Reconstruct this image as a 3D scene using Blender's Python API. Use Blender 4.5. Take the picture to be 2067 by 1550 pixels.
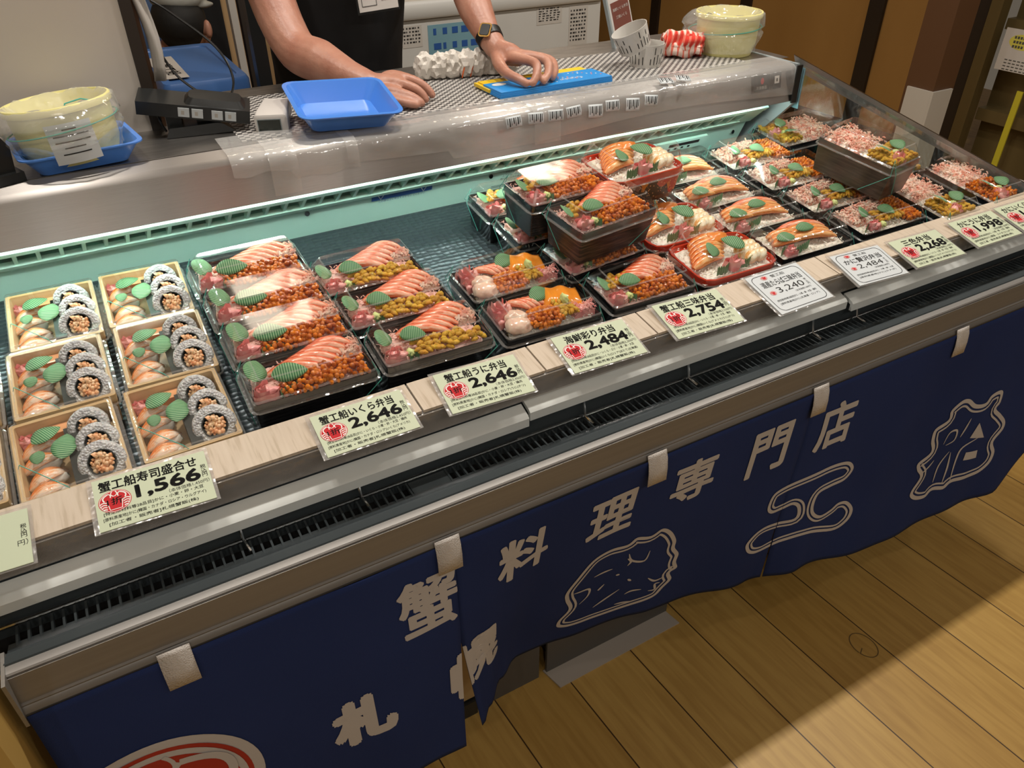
import bpy, bmesh, math, random
from math import sin, cos, pi, radians as R, sqrt, atan2
from mathutils import Vector, Matrix, noise as mn

C = bpy.context.scene.collection
for o in list(bpy.data.objects): bpy.data.objects.remove(o)
SC = bpy.context.scene

# ------------------------------------------------------------------ camera
YAW, PITCH, ROLL = R(29.35), R(35.0), R(0.4)
fw = Vector((sin(YAW)*cos(PITCH), cos(YAW)*cos(PITCH), -sin(PITCH)))
rt = Vector((cos(YAW), -sin(YAW), 0)); dn = fw.cross(rt)
r2 = cos(ROLL)*rt + sin(ROLL)*dn; d2 = -sin(ROLL)*rt + cos(ROLL)*dn
cam_d = bpy.data.cameras.new('camera'); cam = bpy.data.objects.new('camera', cam_d); C.objects.link(cam)
cam.matrix_world = Matrix(((r2.x, -d2.x, -fw.x, 0), (r2.y, -d2.y, -fw.y, 0), (r2.z, -d2.z, -fw.z, 1.50), (0, 0, 0, 1)))
cam_d.sensor_width = 36.0; cam_d.lens = 1550/2067*36.0; cam_d.clip_start = 0.02
SC.camera = cam
# ------------------------------------------------------------------ world, exposure
W = bpy.data.worlds.new('room_air'); SC.world = W; W.use_nodes = True
W.node_tree.nodes['Background'].inputs[0].default_value = (1.0, 0.83, 0.64, 1)
W.node_tree.nodes['Background'].inputs[1].default_value = 0.11
vs = SC.view_settings; vs.view_transform = 'Standard'; vs.look = 'None'; vs.exposure = 0.0; vs.gamma = 1; vs.use_curve_mapping = False
# ------------------------------------------------------------------ lamps of the hall
def area(name, loc, target, sx, sy, power, col):
    l = bpy.data.lights.new(name, 'AREA'); l.shape = 'RECTANGLE'; l.size = sx; l.size_y = sy; l.energy = power; l.color = col
    o = bpy.data.objects.new(name, l); C.objects.link(o); o.location = loc
    o.rotation_euler = (Vector(target)-Vector(loc)).to_track_quat('-Z', 'Z').to_euler(); return o
WARM = (1.0, 0.84, 0.66); NEUT = (1.0, 0.93, 0.84)
for x in (-0.1, 0.75, 1.6, 2.5): area('counter_lamp', (x, 1.30, 2.75), (x, 1.25, 0.8), 0.16, 0.06, 14.5, NEUT)
for x, y in ((-1.5, -0.9), (-0.6, -1.5), (0.35, -1.7), (1.3, -1.5), (2.3, -1.2), (3.5, -0.4)): area('aisle_lamp', (x, y, 2.8), (x*0.6+0.3, 0.5, 0.6), 0.10, 0.10, 5.2, NEUT)
area('back_lamp', (2.2, 3.6, 2.8), (2.6, 3.4, 0.4), 0.6, 0.6, 16.0, WARM)
area('back_lamp', (0.6, 3.0, 2.8), (0.8, 2.4, 0.8), 0.34, 0.34, 4.0, WARM)

# ------------------------------------------------------------------ material helpers
MATS = {}
def mat(name, col, rough=0.5, metal=0.0, **k):
    m = bpy.data.materials.new(name); m.use_nodes = True; nt = m.node_tree; b = nt.nodes['Principled BSDF']
    b.inputs['Base Color'].default_value = (*col, 1); b.inputs['Roughness'].default_value = rough; b.inputs['Metallic'].default_value = metal
    for kk, v in k.items():
        if kk == 'sss': b.inputs['Subsurface Weight'].default_value = v; b.inputs['Subsurface Radius'].default_value = (1, 0.5, 0.3); b.inputs['Subsurface Scale'].default_value = 0.006
        elif kk == 'coat': b.inputs['Coat Weight'].default_value = v; b.inputs['Coat Roughness'].default_value = 0.08
        elif kk == 'emit': b.inputs['Emission Color'].default_value = (*v[0], 1); b.inputs['Emission Strength'].default_value = v[1]
        elif kk == 'aniso': b.inputs['Anisotropic'].default_value = v[0]; b.inputs['Anisotropic Rotation'].default_value = v[1]
        elif kk == 'sheen': b.inputs['Sheen Weight'].default_value = v
    MATS[name] = m; return m
def nodes(m): return m.node_tree.nodes, m.node_tree.links, m.node_tree.nodes['Principled BSDF']
def vary(m, stops, scale, kind='object', stretch=(1, 1, 1), detail=4, rough=0.5, bump=0.0, bscale=None, dist=0.0, btex='noise'):
    n, l, b = nodes(m); tc = n.new('ShaderNodeTexCoord'); mp = n.new('ShaderNodeMapping'); mp.inputs['Scale'].default_value = stretch
    l.new(tc.outputs['Object' if kind == 'object' else ('UV' if kind == 'uv' else 'Generated')], mp.inputs[0])
    t = n.new('ShaderNodeTexNoise'); t.inputs['Scale'].default_value = scale; t.inputs['Detail'].default_value = detail; t.inputs['Roughness'].default_value = rough; t.inputs['Distortion'].default_value = dist
    l.new(mp.outputs[0], t.inputs['Vector'])
    if stops:
        r = n.new('ShaderNodeValToRGB'); e = r.color_ramp.elements
        while len(e) < len(stops): e.new(0.5)
        for el, (p, c) in zip(e, stops): el.position = p; el.color = (*c, 1)
        l.new(t.outputs['Fac'], r.inputs[0]); l.new(r.outputs[0], b.inputs['Base Color'])
    if bump:
        src = t.outputs['Fac']
        if bscale:
            t2 = n.new('ShaderNodeTexNoise' if btex == 'noise' else 'ShaderNodeTexVoronoi'); t2.inputs['Scale'].default_value = bscale; l.new(mp.outputs[0], t2.inputs['Vector']); src = t2.outputs[0]
        bp = n.new('ShaderNodeBump'); bp.inputs['Strength'].default_value = bump; bp.inputs['Distance'].default_value = 0.002
        l.new(src, bp.inputs['Height']); l.new(bp.outputs[0], b.inputs['Normal'])
    return m
def clear(name, tint=(0.985, 0.99, 0.985), gloss=0.06, rough=0.04, milky=0.0, ior=1.5, wav=0.0):
    m = bpy.data.materials.new(name); m.use_nodes = True; n = m.node_tree.nodes; l = m.node_tree.links
    for x in list(n): n.remove(x)
    out = n.new('ShaderNodeOutputMaterial'); tr = n.new('ShaderNodeBsdfTransparent'); gl = n.new('ShaderNodeBsdfGlossy'); mx = n.new('ShaderNodeMixShader')
    tr.inputs[0].default_value = (*tint, 1); gl.inputs['Roughness'].default_value = rough; gl.inputs[0].default_value = (1, 1, 1, 1)
    f = n.new('ShaderNodeLayerWeight'); f.inputs['Blend'].default_value = 0.5; pw = n.new('ShaderNodeMath'); pw.operation = 'POWER'; pw.inputs[1].default_value = 4.5
    ma = n.new('ShaderNodeMath'); ma.operation = 'MULTIPLY_ADD'; ma.inputs[1].default_value = 0.85; ma.inputs[2].default_value = gloss
    l.new(f.outputs['Facing'], pw.inputs[0]); l.new(pw.outputs[0], ma.inputs[0]); l.new(ma.outputs[0], mx.inputs[0]); l.new(tr.outputs[0], mx.inputs[1]); l.new(gl.outputs[0], mx.inputs[2]); last = mx
    if wav:
        bp = n.new('ShaderNodeBump'); t = n.new('ShaderNodeTexNoise'); t.inputs['Scale'].default_value = 16; t.inputs['Detail'].default_value = 1; bp.inputs['Strength'].default_value = wav; bp.inputs['Distance'].default_value = 0.003
        tc = n.new('ShaderNodeTexCoord'); l.new(tc.outputs['Object'], t.inputs['Vector']); l.new(t.outputs[0], bp.inputs['Height']); l.new(bp.outputs[0], gl.inputs['Normal'])
    if milky:
        df = n.new('ShaderNodeBsdfDiffuse'); df.inputs[0].default_value = (0.85, 0.84, 0.82, 1); m2 = n.new('ShaderNodeMixShader'); m2.inputs[0].default_value = milky
        l.new(mx.outputs[0], m2.inputs[1]); l.new(df.outputs[0], m2.inputs[2]); last = m2
        bp = n.new('ShaderNodeBump'); t = n.new('ShaderNodeTexNoise'); t.inputs['Scale'].default_value = 45; bp.inputs['Strength'].default_value = 0.5; bp.inputs['Distance'].default_value = 0.004
        tc = n.new('ShaderNodeTexCoord'); l.new(tc.outputs['Object'], t.inputs['Vector']); l.new(t.outputs[0], bp.inputs['Height']); l.new(bp.outputs[0], gl.inputs['Normal']); l.new(bp.outputs[0], f.inputs['Normal'])
    l.new(last.outputs[0], out.inputs[0]); return m

# ------------------------------------------------------------------ materials
steel = mat('brushed_steel', (0.50, 0.475, 0.45), 0.46, 1.0); vary(steel, [(0.3, (0.41, 0.385, 0.365)), (0.7, (0.45, 0.425, 0.405))], 5, stretch=(4, 260, 260))
n, l, b = nodes(steel); cx_ = n.new('ShaderNodeCombineXYZ'); cx_.inputs[2].default_value = 1; l.new(cx_.outputs[0], b.inputs['Tangent']); b.inputs['Anisotropic'].default_value = 0.97
steel_top = mat('worn_steel', (0.42, 0.40, 0.38), 0.38, 1.0); vary(steel_top, [(0.3, (0.33, 0.315, 0.30)), (0.7, (0.47, 0.45, 0.43))], 9, stretch=(2, 8, 8), bump=0.05)
rail_m = mat('rail_steel', (0.30, 0.285, 0.27), 0.5, 0.7); vary(rail_m, [(0.3, (0.27, 0.258, 0.245)), (0.7, (0.30, 0.288, 0.272))], 4, stretch=(1, 40, 40), bump=0.02)
chrome = mat('chrome', (0.8, 0.8, 0.8), 0.12, 1.0)
mint = mat('mint_enamel', (0.52, 0.80, 0.70), 0.42); vary(mint, [(0.35, (0.49, 0.78, 0.68)), (0.7, (0.55, 0.82, 0.72))], 5, bump=0.02)
recess_shade = mat('grille_recess_shade', (0.045, 0.040, 0.034), 0.8)  # dark backing: shade inside the grille cells is put into its colour
grey_paint = mat('grey_paint', (0.28, 0.32, 0.33), 0.45)
white_paint = mat('chipped_white_paint', (0.50, 0.53, 0.51), 0.42)
vary(white_paint, [(0.0, (0.20, 0.11, 0.05)), (0.235, (0.22, 0.13, 0.07)), (0.25, (0.66, 0.69, 0.67)), (0.7, (0.74, 0.77, 0.75))], 9, detail=5, bump=0.05)
blackp = mat('black_plastic', (0.012, 0.013, 0.013), 0.35)
vent_m = mat('vent_plastic', (0.045, 0.055, 0.06), 0.28)
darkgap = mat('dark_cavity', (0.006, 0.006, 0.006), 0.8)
brown_ch = mat('brown_channel', (0.085, 0.055, 0.035), 0.5); vary(brown_ch, [(0.35, (0.05, 0.03, 0.02)), (0.7, (0.13, 0.09, 0.06))], 12, stretch=(1, 6, 6), bump=0.1)
base_m = mat('grey_laminate', (0.085, 0.080, 0.072), 0.5)
tanb = mat('tan_board', (0.42, 0.28, 0.12), 0.6)
deck_m = mat('embossed_deck', (0.055, 0.070, 0.080), 0.34, 0.5)
n, l, b = nodes(deck_m); tc = n.new('ShaderNodeTexCoord'); mp = n.new('ShaderNodeMapping'); mp.inputs['Scale'].default_value = (75, 95, 75); vo = n.new('ShaderNodeTexVoronoi'); vo.inputs['Randomness'].default_value = 0.35; vo.inputs['Scale'].default_value = 1
bp = n.new('ShaderNodeBump'); bp.inputs['Strength'].default_value = 0.9; bp.inputs['Distance'].default_value = 0.0035
l.new(tc.outputs['Object'], mp.inputs[0]); l.new(mp.outputs[0], vo.inputs['Vector']); l.new(vo.outputs[0], bp.inputs['Height']); l.new(bp.outputs[0], b.inputs['Normal'])
strip_m = mat('pale_wood_print', (0.62, 0.50, 0.38), 0.4)
vary(strip_m, [(0.34, (0.48, 0.39, 0.29)), (0.45, (0.57, 0.475, 0.37)), (0.7, (0.61, 0.515, 0.41))], 3.2, stretch=(55, 5, 5), detail=5)
def planks(m, cols, w, ln, stretch):
    n, l, b = nodes(m); tc = n.new('ShaderNodeTexCoord'); mp = n.new('ShaderNodeMapping'); mp.inputs['Rotation'].default_value = (0, 0, R(86.5))
    l.new(tc.outputs['Object'], mp.inputs[0]); br = n.new('ShaderNodeTexBrick')
    br.inputs['Scale'].default_value = 1; br.inputs['Brick Width'].default_value = ln; br.inputs['Row Height'].default_value = w; br.inputs['Mortar Size'].default_value = 0.0016
    br.offset = 0.37; br.inputs['Color1'].default_value = (*cols[0], 1); br.inputs['Color2'].default_value = (*cols[1], 1); br.inputs['Mortar'].default_value = (*cols[2], 1)
    l.new(mp.outputs[0], br.inputs['Vector']); m2 = n.new('ShaderNodeMapping'); m2.inputs['Scale'].default_value = stretch; l.new(mp.outputs[0], m2.inputs[0])
    t = n.new('ShaderNodeTexNoise'); t.inputs['Scale'].default_value = 5; t.inputs['Detail'].default_value = 9; t.inputs['Distortion'].default_value = 0.5; l.new(m2.outputs[0], t.inputs['Vector'])
    r = n.new('ShaderNodeValToRGB'); r.color_ramp.elements[0].position = 0.30; r.color_ramp.elements[0].color = (0.84, 0.79, 0.72, 1); r.color_ramp.elements[1].position = 0.62; r.color_ramp.elements[1].color = (1.04, 1.04, 1.04, 1)
    l.new(t.outputs['Fac'], r.inputs[0]); mx = n.new('ShaderNodeMixRGB'); mx.blend_type = 'MULTIPLY'; mx.inputs[0].default_value = 1
    l.new(br.outputs['Color'], mx.inputs[1]); l.new(r.outputs[0], mx.inputs[2]); l.new(mx.outputs[0], b.inputs['Base Color'])
floor_m = mat('floor_planks', (0.5, 0.35, 0.17), 0.42); planks(floor_m, ((0.42, 0.250, 0.062), (0.51, 0.32, 0.092), (0.06, 0.03, 0.010)), 0.162, 3.1, (1.2, 14, 1))
panel_m = mat('brown_wall_panel', (0.36, 0.20, 0.06), 0.5); vary(panel_m, [(0.3, (0.31, 0.165, 0.045)), (0.7, (0.42, 0.24, 0.075))], 1.2, stretch=(1, 1, 0.4), detail=6)
dark_wood = mat('dark_stile_wood', (0.022, 0.014, 0.009), 0.5)
post_wood = mat('brown_post_wood', (0.10, 0.045, 0.018), 0.55)
olive = mat('olive_panel', (0.12, 0.085, 0.03), 0.5)
wall_w = mat('scuffed_white_wall', (0.6, 0.55, 0.5), 0.5); vary(wall_w, [(0.3, (0.53, 0.475, 0.42)), (0.65, (0.58, 0.535, 0.485))], 2.5, detail=2)
wall_d = mat('dark_back_wall', (0.05, 0.035, 0.025), 0.7)
ceil_m = mat('ceiling_white', (0.6, 0.55, 0.48), 0.7)
tan_w = mat('tan_back_wall', (0.45, 0.29, 0.14), 0.6)
lidm = clear('clear_lid_plastic', (0.975, 0.98, 0.975), rough=0.08, gloss=0.05, wav=0.30)
lide = clear('lid_edge_highlight', (0.97, 0.975, 0.97), rough=0.10, gloss=0.16, milky=0.13)  # milky white in the plastic paints a bright highlight along lid edges
film = clear('clear_film', rough=0.12, milky=0.22)
bagm = clear('clear_bag_film', rough=0.08, milky=0.17, gloss=0.10)
glassm = clear('side_glass', (0.93, 0.965, 0.955), rough=0.01, ior=1.45)
acryl = clear('acrylic_lip', (0.90, 0.88, 0.86), rough=0.15, milky=0.14)
tray_b = mat('black_tray', (0.010, 0.010, 0.011), 0.16, coat=0.4)
tray_w = mat('black_woodgrain_tray', (0.012, 0.012, 0.013), 0.22); vary(tray_w, [(0.3, (0.006, 0.006, 0.007)), (0.7, (0.026, 0.026, 0.028))], 3, stretch=(8, 8, 90), bump=0.3)
tray_br = mat('brown_woodgrain_tray', (0.06, 0.035, 0.02), 0.3); vary(tray_br, [(0.3, (0.012, 0.008, 0.006)), (0.5, (0.05, 0.03, 0.02)), (0.72, (0.15, 0.085, 0.05))], 3, stretch=(6, 6, 100), detail=6, bump=0.2)
tray_gr = mat('grey_woodgrain_tray', (0.06, 0.05, 0.04), 0.3); vary(tray_gr, [(0.3, (0.03, 0.022, 0.017)), (0.72, (0.10, 0.08, 0.06))], 3, stretch=(6, 6, 60), detail=5)
tray_p = mat('pine_print_tray', (0.66, 0.46, 0.24), 0.35); vary(tray_p, [(0.3, (0.58, 0.38, 0.18)), (0.7, (0.72, 0.53, 0.30))], 3, stretch=(5, 5, 40))
red_m = mat('red_lacquer', (0.50, 0.035, 0.012), 0.2, coat=0.4)
pat_m = mat('festive_print', (0.3, 0.05, 0.02), 0.3)
n, l, b = nodes(pat_m); tc = n.new('ShaderNodeTexCoord'); mp = n.new('ShaderNodeMapping'); mp.inputs['Rotation'].default_value = (0.5, 0.6, 0.7); l.new(tc.outputs['Object'], mp.inputs[0])
vo = n.new('ShaderNodeTexVoronoi'); vo.distance = 'CHEBYCHEV'; vo.inputs['Scale'].default_value = 27; l.new(mp.outputs[0], vo.inputs['Vector'])
r = n.new('ShaderNodeValToRGB'); r.color_ramp.interpolation = 'CONSTANT'; e = r.color_ramp.elements
for p_, c_ in ((0.25, (0.03, 0.02, 0.015)), (0.5, (0.45, 0.05, 0.01)), (0.62, (0.55, 0.2, 0.02)), (0.8, (0.03, 0.03, 0.02))):
    q = e.new(p_); q.color = (*c_, 1)
e[0].color = (0.42, 0.03, 0.01, 1); e[-1].color = (0.30, 0.02, 0.02, 1)
v2 = n.new('ShaderNodeTexVoronoi'); v2.inputs['Scale'].default_value = 170; l.new(mp.outputs[0], v2.inputs['Vector']); mm = n.new('ShaderNodeMath'); mm.operation = 'LESS_THAN'; mm.inputs[1].default_value = 0.24; l.new(v2.outputs[0], mm.inputs[0])
mx = n.new('ShaderNodeMixRGB'); mx.inputs[2].default_value = (0.62, 0.36, 0.16, 1); l.new(vo.outputs['Color'], r.inputs[0]); l.new(mm.outputs[0], mx.inputs[0]); l.new(r.outputs[0], mx.inputs[1]); l.new(mx.outputs[0], b.inputs['Base Color'])
rice_m = mat('rice', (0.84, 0.78, 0.68), 0.45, sss=0.2)
flake_m = mat('crab_flake', (0.86, 0.56, 0.44), 0.4, sss=0.25); vary(flake_m, [(0.4, (0.80, 0.36, 0.27)), (0.6, (0.88, 0.68, 0.56))], 60, detail=2)
pinkrice = mat('pink_rice', (0.85, 0.52, 0.45), 0.45, sss=0.2)
def legmat(name, a, bcol, c):
    m = mat(name, a, 0.25, sss=0.2, coat=0.3); n, l, b = nodes(m); tc = n.new('ShaderNodeTexCoord'); mp = n.new('ShaderNodeMapping'); mp.inputs['Scale'].default_value = (2.0, 9, 1); l.new(tc.outputs['UV'], mp.inputs[0])
    t = n.new('ShaderNodeTexNoise'); t.inputs['Scale'].default_value = 2.2; t.inputs['Detail'].default_value = 5; t.inputs['Roughness'].default_value = 0.65; l.new(mp.outputs[0], t.inputs['Vector'])
    r = n.new('ShaderNodeValToRGB'); e = r.color_ramp.elements; e.new(0.5); e[0].position = 0.36; e[1].position = 0.5; e[2].position = 0.66
    e[0].color = (*c, 1); e[1].color = (*a, 1); e[2].color = (*bcol, 1); sp = n.new('ShaderNodeSeparateXYZ'); l.new(tc.outputs['UV'], sp.inputs[0]); sn = n.new('ShaderNodeMath'); sn.operation = 'MULTIPLY'; sn.inputs[1].default_value = 12.57; l.new(sp.outputs[1], sn.inputs[0])
    s2_ = n.new('ShaderNodeMath'); s2_.operation = 'SINE'; l.new(sn.outputs[0], s2_.inputs[0]); s3_ = n.new('ShaderNodeMath'); s3_.operation = 'MULTIPLY_ADD'; s3_.inputs[1].default_value = 0.13; l.new(s2_.outputs[0], s3_.inputs[0]); l.new(t.outputs['Fac'], s3_.inputs[2])
    l.new(s3_.outputs[0], r.inputs[0]); l.new(r.outputs[0], b.inputs['Base Color'])
    bp = n.new('ShaderNodeBump'); bp.inputs['Strength'].default_value = 0.35; bp.inputs['Distance'].default_value = 0.001; l.new(t.outputs['Fac'], bp.inputs['Height']); l.new(bp.outputs[0], b.inputs['Normal']); return m
leg_m = legmat('crab_leg', (0.84, 0.21, 0.09), (0.92, 0.54, 0.38), (0.64, 0.06, 0.015))
leg_o = legmat('grilled_crab', (0.85, 0.27, 0.05), (0.92, 0.54, 0.24), (0.54, 0.08, 0.01))
claw_m = legmat('crab_claw', (0.92, 0.74, 0.46), (0.94, 0.86, 0.68), (0.75, 0.36, 0.10))
shrimp_m = legmat('shrimp', (0.90, 0.45, 0.22), (0.92, 0.74, 0.60), (0.78, 0.20, 0.03))
roe_m = mat('salmon_roe', (0.82, 0.20, 0.012), 0.06, sss=0.25, coat=1.0); vary(roe_m, [(0.35, (0.40, 0.075, 0.004)), (0.65, (0.78, 0.24, 0.012))], 75, detail=1)
uni_m = mat('sea_urchin', (0.76, 0.42, 0.03), 0.3, sss=0.3, coat=0.2); vary(uni_m, [(0.3, (0.60, 0.27, 0.02)), (0.7, (0.85, 0.52, 0.05))], 70, bump=1.0, bscale=900)
egg_m = mat('egg_yellow', (0.85, 0.55, 0.04), 0.35)
ginger_m = mat('pickled_ginger', (0.84, 0.36, 0.33), 0.28, sss=0.2, coat=0.3); vary(ginger_m, [(0.3, (0.82, 0.26, 0.27)), (0.7, (0.92, 0.50, 0.45))], 50, detail=2)
wasabi_m = mat('wasabi', (0.62, 0.70, 0.28), 0.6)
salmon_m = mat('salmon_slice', (0.88, 0.30, 0.03), 0.15, sss=0.3, coat=0.5)
scallop_m = mat('scallop', (0.84, 0.62, 0.48), 0.2, sss=0.4, coat=0.5); vary(scallop_m, [(0.3, (0.80, 0.52, 0.40)), (0.7, (0.88, 0.72, 0.58))], 60)
nori_m = mat('nori', (0.010, 0.012, 0.008), 0.45)
fill_m = mat('roll_filling', (0.88, 0.50, 0.27), 0.4, sss=0.2); vary(fill_m, [(0.35, (0.84, 0.36, 0.15)), (0.6, (0.90, 0.62, 0.38))], 120)
rollrice = mat('roll_rice', (0.62, 0.62, 0.62), 0.4, sss=0.2); vary(rollrice, [(0.35, (0.42, 0.42, 0.43)), (0.6, (0.66, 0.66, 0.65))], 150, bump=1.0, bscale=320, btex='voronoi')
leaf_m = mat('green_leaf_film', (0.06, 0.25, 0.10), 0.6)
n, l, b = nodes(leaf_m); tc = n.new('ShaderNodeTexCoord'); wv = n.new('ShaderNodeTexWave'); wv.bands_direction = 'X'; wv.inputs['Scale'].default_value = 4.6; r = n.new('ShaderNodeValToRGB'); e = r.color_ramp.elements
e[0].position = 0.45; e[0].color = (0.028, 0.16, 0.055, 1); e[1].position = 0.62; e[1].color = (0.25, 0.42, 0.22, 1); l.new(tc.outputs['UV'], wv.inputs['Vector']); l.new(wv.outputs['Fac'], r.inputs[0]); l.new(r.outputs[0], b.inputs['Base Color'])
band_m = mat('green_band', (0.08, 0.42, 0.34), 0.4)
card_g = mat('pale_green_card', (0.54, 0.60, 0.43), 0.6); card_w = mat('white_card', (0.57, 0.61, 0.63), 0.5)
ink = mat('black_ink', (0.012, 0.011, 0.010), 0.8); red_ink = mat('red_ink', (0.52, 0.010, 0.016), 0.8); white_ink = mat('white_ink', (0.78, 0.76, 0.72), 0.5)
brown_ink = mat('brown_ink', (0.16, 0.05, 0.035), 0.5); blue_ink = mat('blue_ink', (0.02, 0.08, 0.28), 0.4); stamp = mat('red_stamp', (0.50, 0.06, 0.02), 0.4)
navy = mat('navy_cloth', (0.018, 0.026, 0.095), 0.9); navy.node_tree.nodes['Principled BSDF'].inputs['Specular IOR Level'].default_value = 0.15; vary(navy, [(0.3, (0.017, 0.030, 0.105)), (0.7, (0.022, 0.038, 0.130))], 3, bump=0.25, bscale=900)
cloth_w = mat('printed_white', (0.50, 0.47, 0.45), 0.8); webb = mat('white_webbing', (0.60, 0.56, 0.52), 0.8); vary(webb, None, 400, bump=0.8, bscale=500)
logo_red = mat('printed_red', (0.38, 0.025, 0.008), 0.8)
blue_t = mat('blue_tray_plastic', (0.075, 0.245, 0.74), 0.22, coat=0.3)
yel = mat('pale_yellow_plastic', (0.80, 0.74, 0.31), 0.35); bagw = mat('cloudy_bag', (0.62, 0.60, 0.55), 0.35)
skin = mat('skin', (0.46, 0.225, 0.15), 0.42, sss=0.15); vary(skin, [(0.3, (0.38, 0.165, 0.11)), (0.7, (0.49, 0.25, 0.175))], 22, detail=5, bump=0.25, bscale=180)
shirt = mat('black_shirt', (0.006, 0.006, 0.007), 0.85); hair = mat('black_hair', (0.006, 0.005, 0.004), 0.7); vary(hair, None, 40, stretch=(1, 1, 0.2), bump=1.0)
gold = mat('gold', (0.8, 0.5, 0.15), 0.2, 1.0); cap_m = mat('white_cap', (0.40, 0.40, 0.36), 0.7)
coolb = mat('cooler_blue', (0.05, 0.13, 0.34), 0.35); coolb2 = mat('cooler_body_blue', (0.09, 0.20, 0.38), 0.4)
freez = mat('freezer_white', (0.50, 0.49, 0.46), 0.4); paperw = mat('crumpled_paper', (0.68, 0.64, 0.58), 0.7); papertan = mat('label_paper', (0.45, 0.42, 0.38), 0.5)
bl_note = mat('blue_notice', (0.16, 0.30, 0.36), 0.35); devw = mat('device_white', (0.58, 0.55, 0.52), 0.4); screen = mat('dark_screen', (0.02, 0.025, 0.02), 0.1)
book_b = mat('book_blue', (0.02, 0.28, 0.72), 0.3); book_y = mat('book_yellow', (0.82, 0.55, 0.02), 0.35); orange_ink = mat('orange_ink', (0.8, 0.15, 0.03), 0.4)
matm = mat('gingham_mat', (0.5, 0.5, 0.5), 0.45)
n, l, b = nodes(matm); tc = n.new('ShaderNodeTexCoord'); mp = n.new('ShaderNodeMapping'); mp.inputs['Scale'].default_value = (115, 115, 115); ck = n.new('ShaderNodeTexChecker'); ck.inputs['Scale'].default_value = 1
mp.inputs['Rotation'].default_value = (0, 0, R(4)); ck.inputs['Color1'].default_value = (0.50, 0.48, 0.45, 1); ck.inputs['Color2'].default_value = (0.045, 0.043, 0.045, 1); l.new(tc.outputs['Object'], mp.inputs[0]); l.new(mp.outputs[0], ck.inputs['Vector']); l.new(ck.outputs[0], b.inputs['Base Color'])
towel_m = mat('red_check_towel', (0.6, 0.1, 0.08), 0.9)
n, l, b = nodes(towel_m); tc = n.new('ShaderNodeTexCoord'); w1 = n.new('ShaderNodeTexWave'); w1.bands_direction = 'X'; w1.inputs['Scale'].default_value = 2.1; w2 = n.new('ShaderNodeTexWave'); w2.bands_direction = 'Y'; w2.inputs['Scale'].default_value = 3.1
l.new(tc.outputs['UV'], w1.inputs['Vector']); l.new(tc.outputs['UV'], w2.inputs['Vector']); ad = n.new('ShaderNodeMath'); ad.operation = 'ADD'; l.new(w1.outputs['Fac'], ad.inputs[0]); l.new(w2.outputs['Fac'], ad.inputs[1])
r = n.new('ShaderNodeValToRGB'); r.color_ramp.interpolation = 'CONSTANT'; e = r.color_ramp.elements; e[0].color = (0.80, 0.62, 0.54, 1); e[1].position = 0.42; e[1].color = (0.72, 0.16, 0.11, 1); q = e.new(0.66); q.color = (0.62, 0.035, 0.02, 1)
dv = n.new('ShaderNodeMath'); dv.operation = 'MULTIPLY'; dv.inputs[1].default_value = 0.5; l.new(ad.outputs[0], dv.inputs[0]); l.new(dv.outputs[0], r.inputs[0]); l.new(r.outputs[0], b.inputs['Base Color'])
tube_m = mat('fluorescent_tube', (1, 1, 1), 0.4, emit=((0.84, 1.0, 0.93), 36.0))

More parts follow.
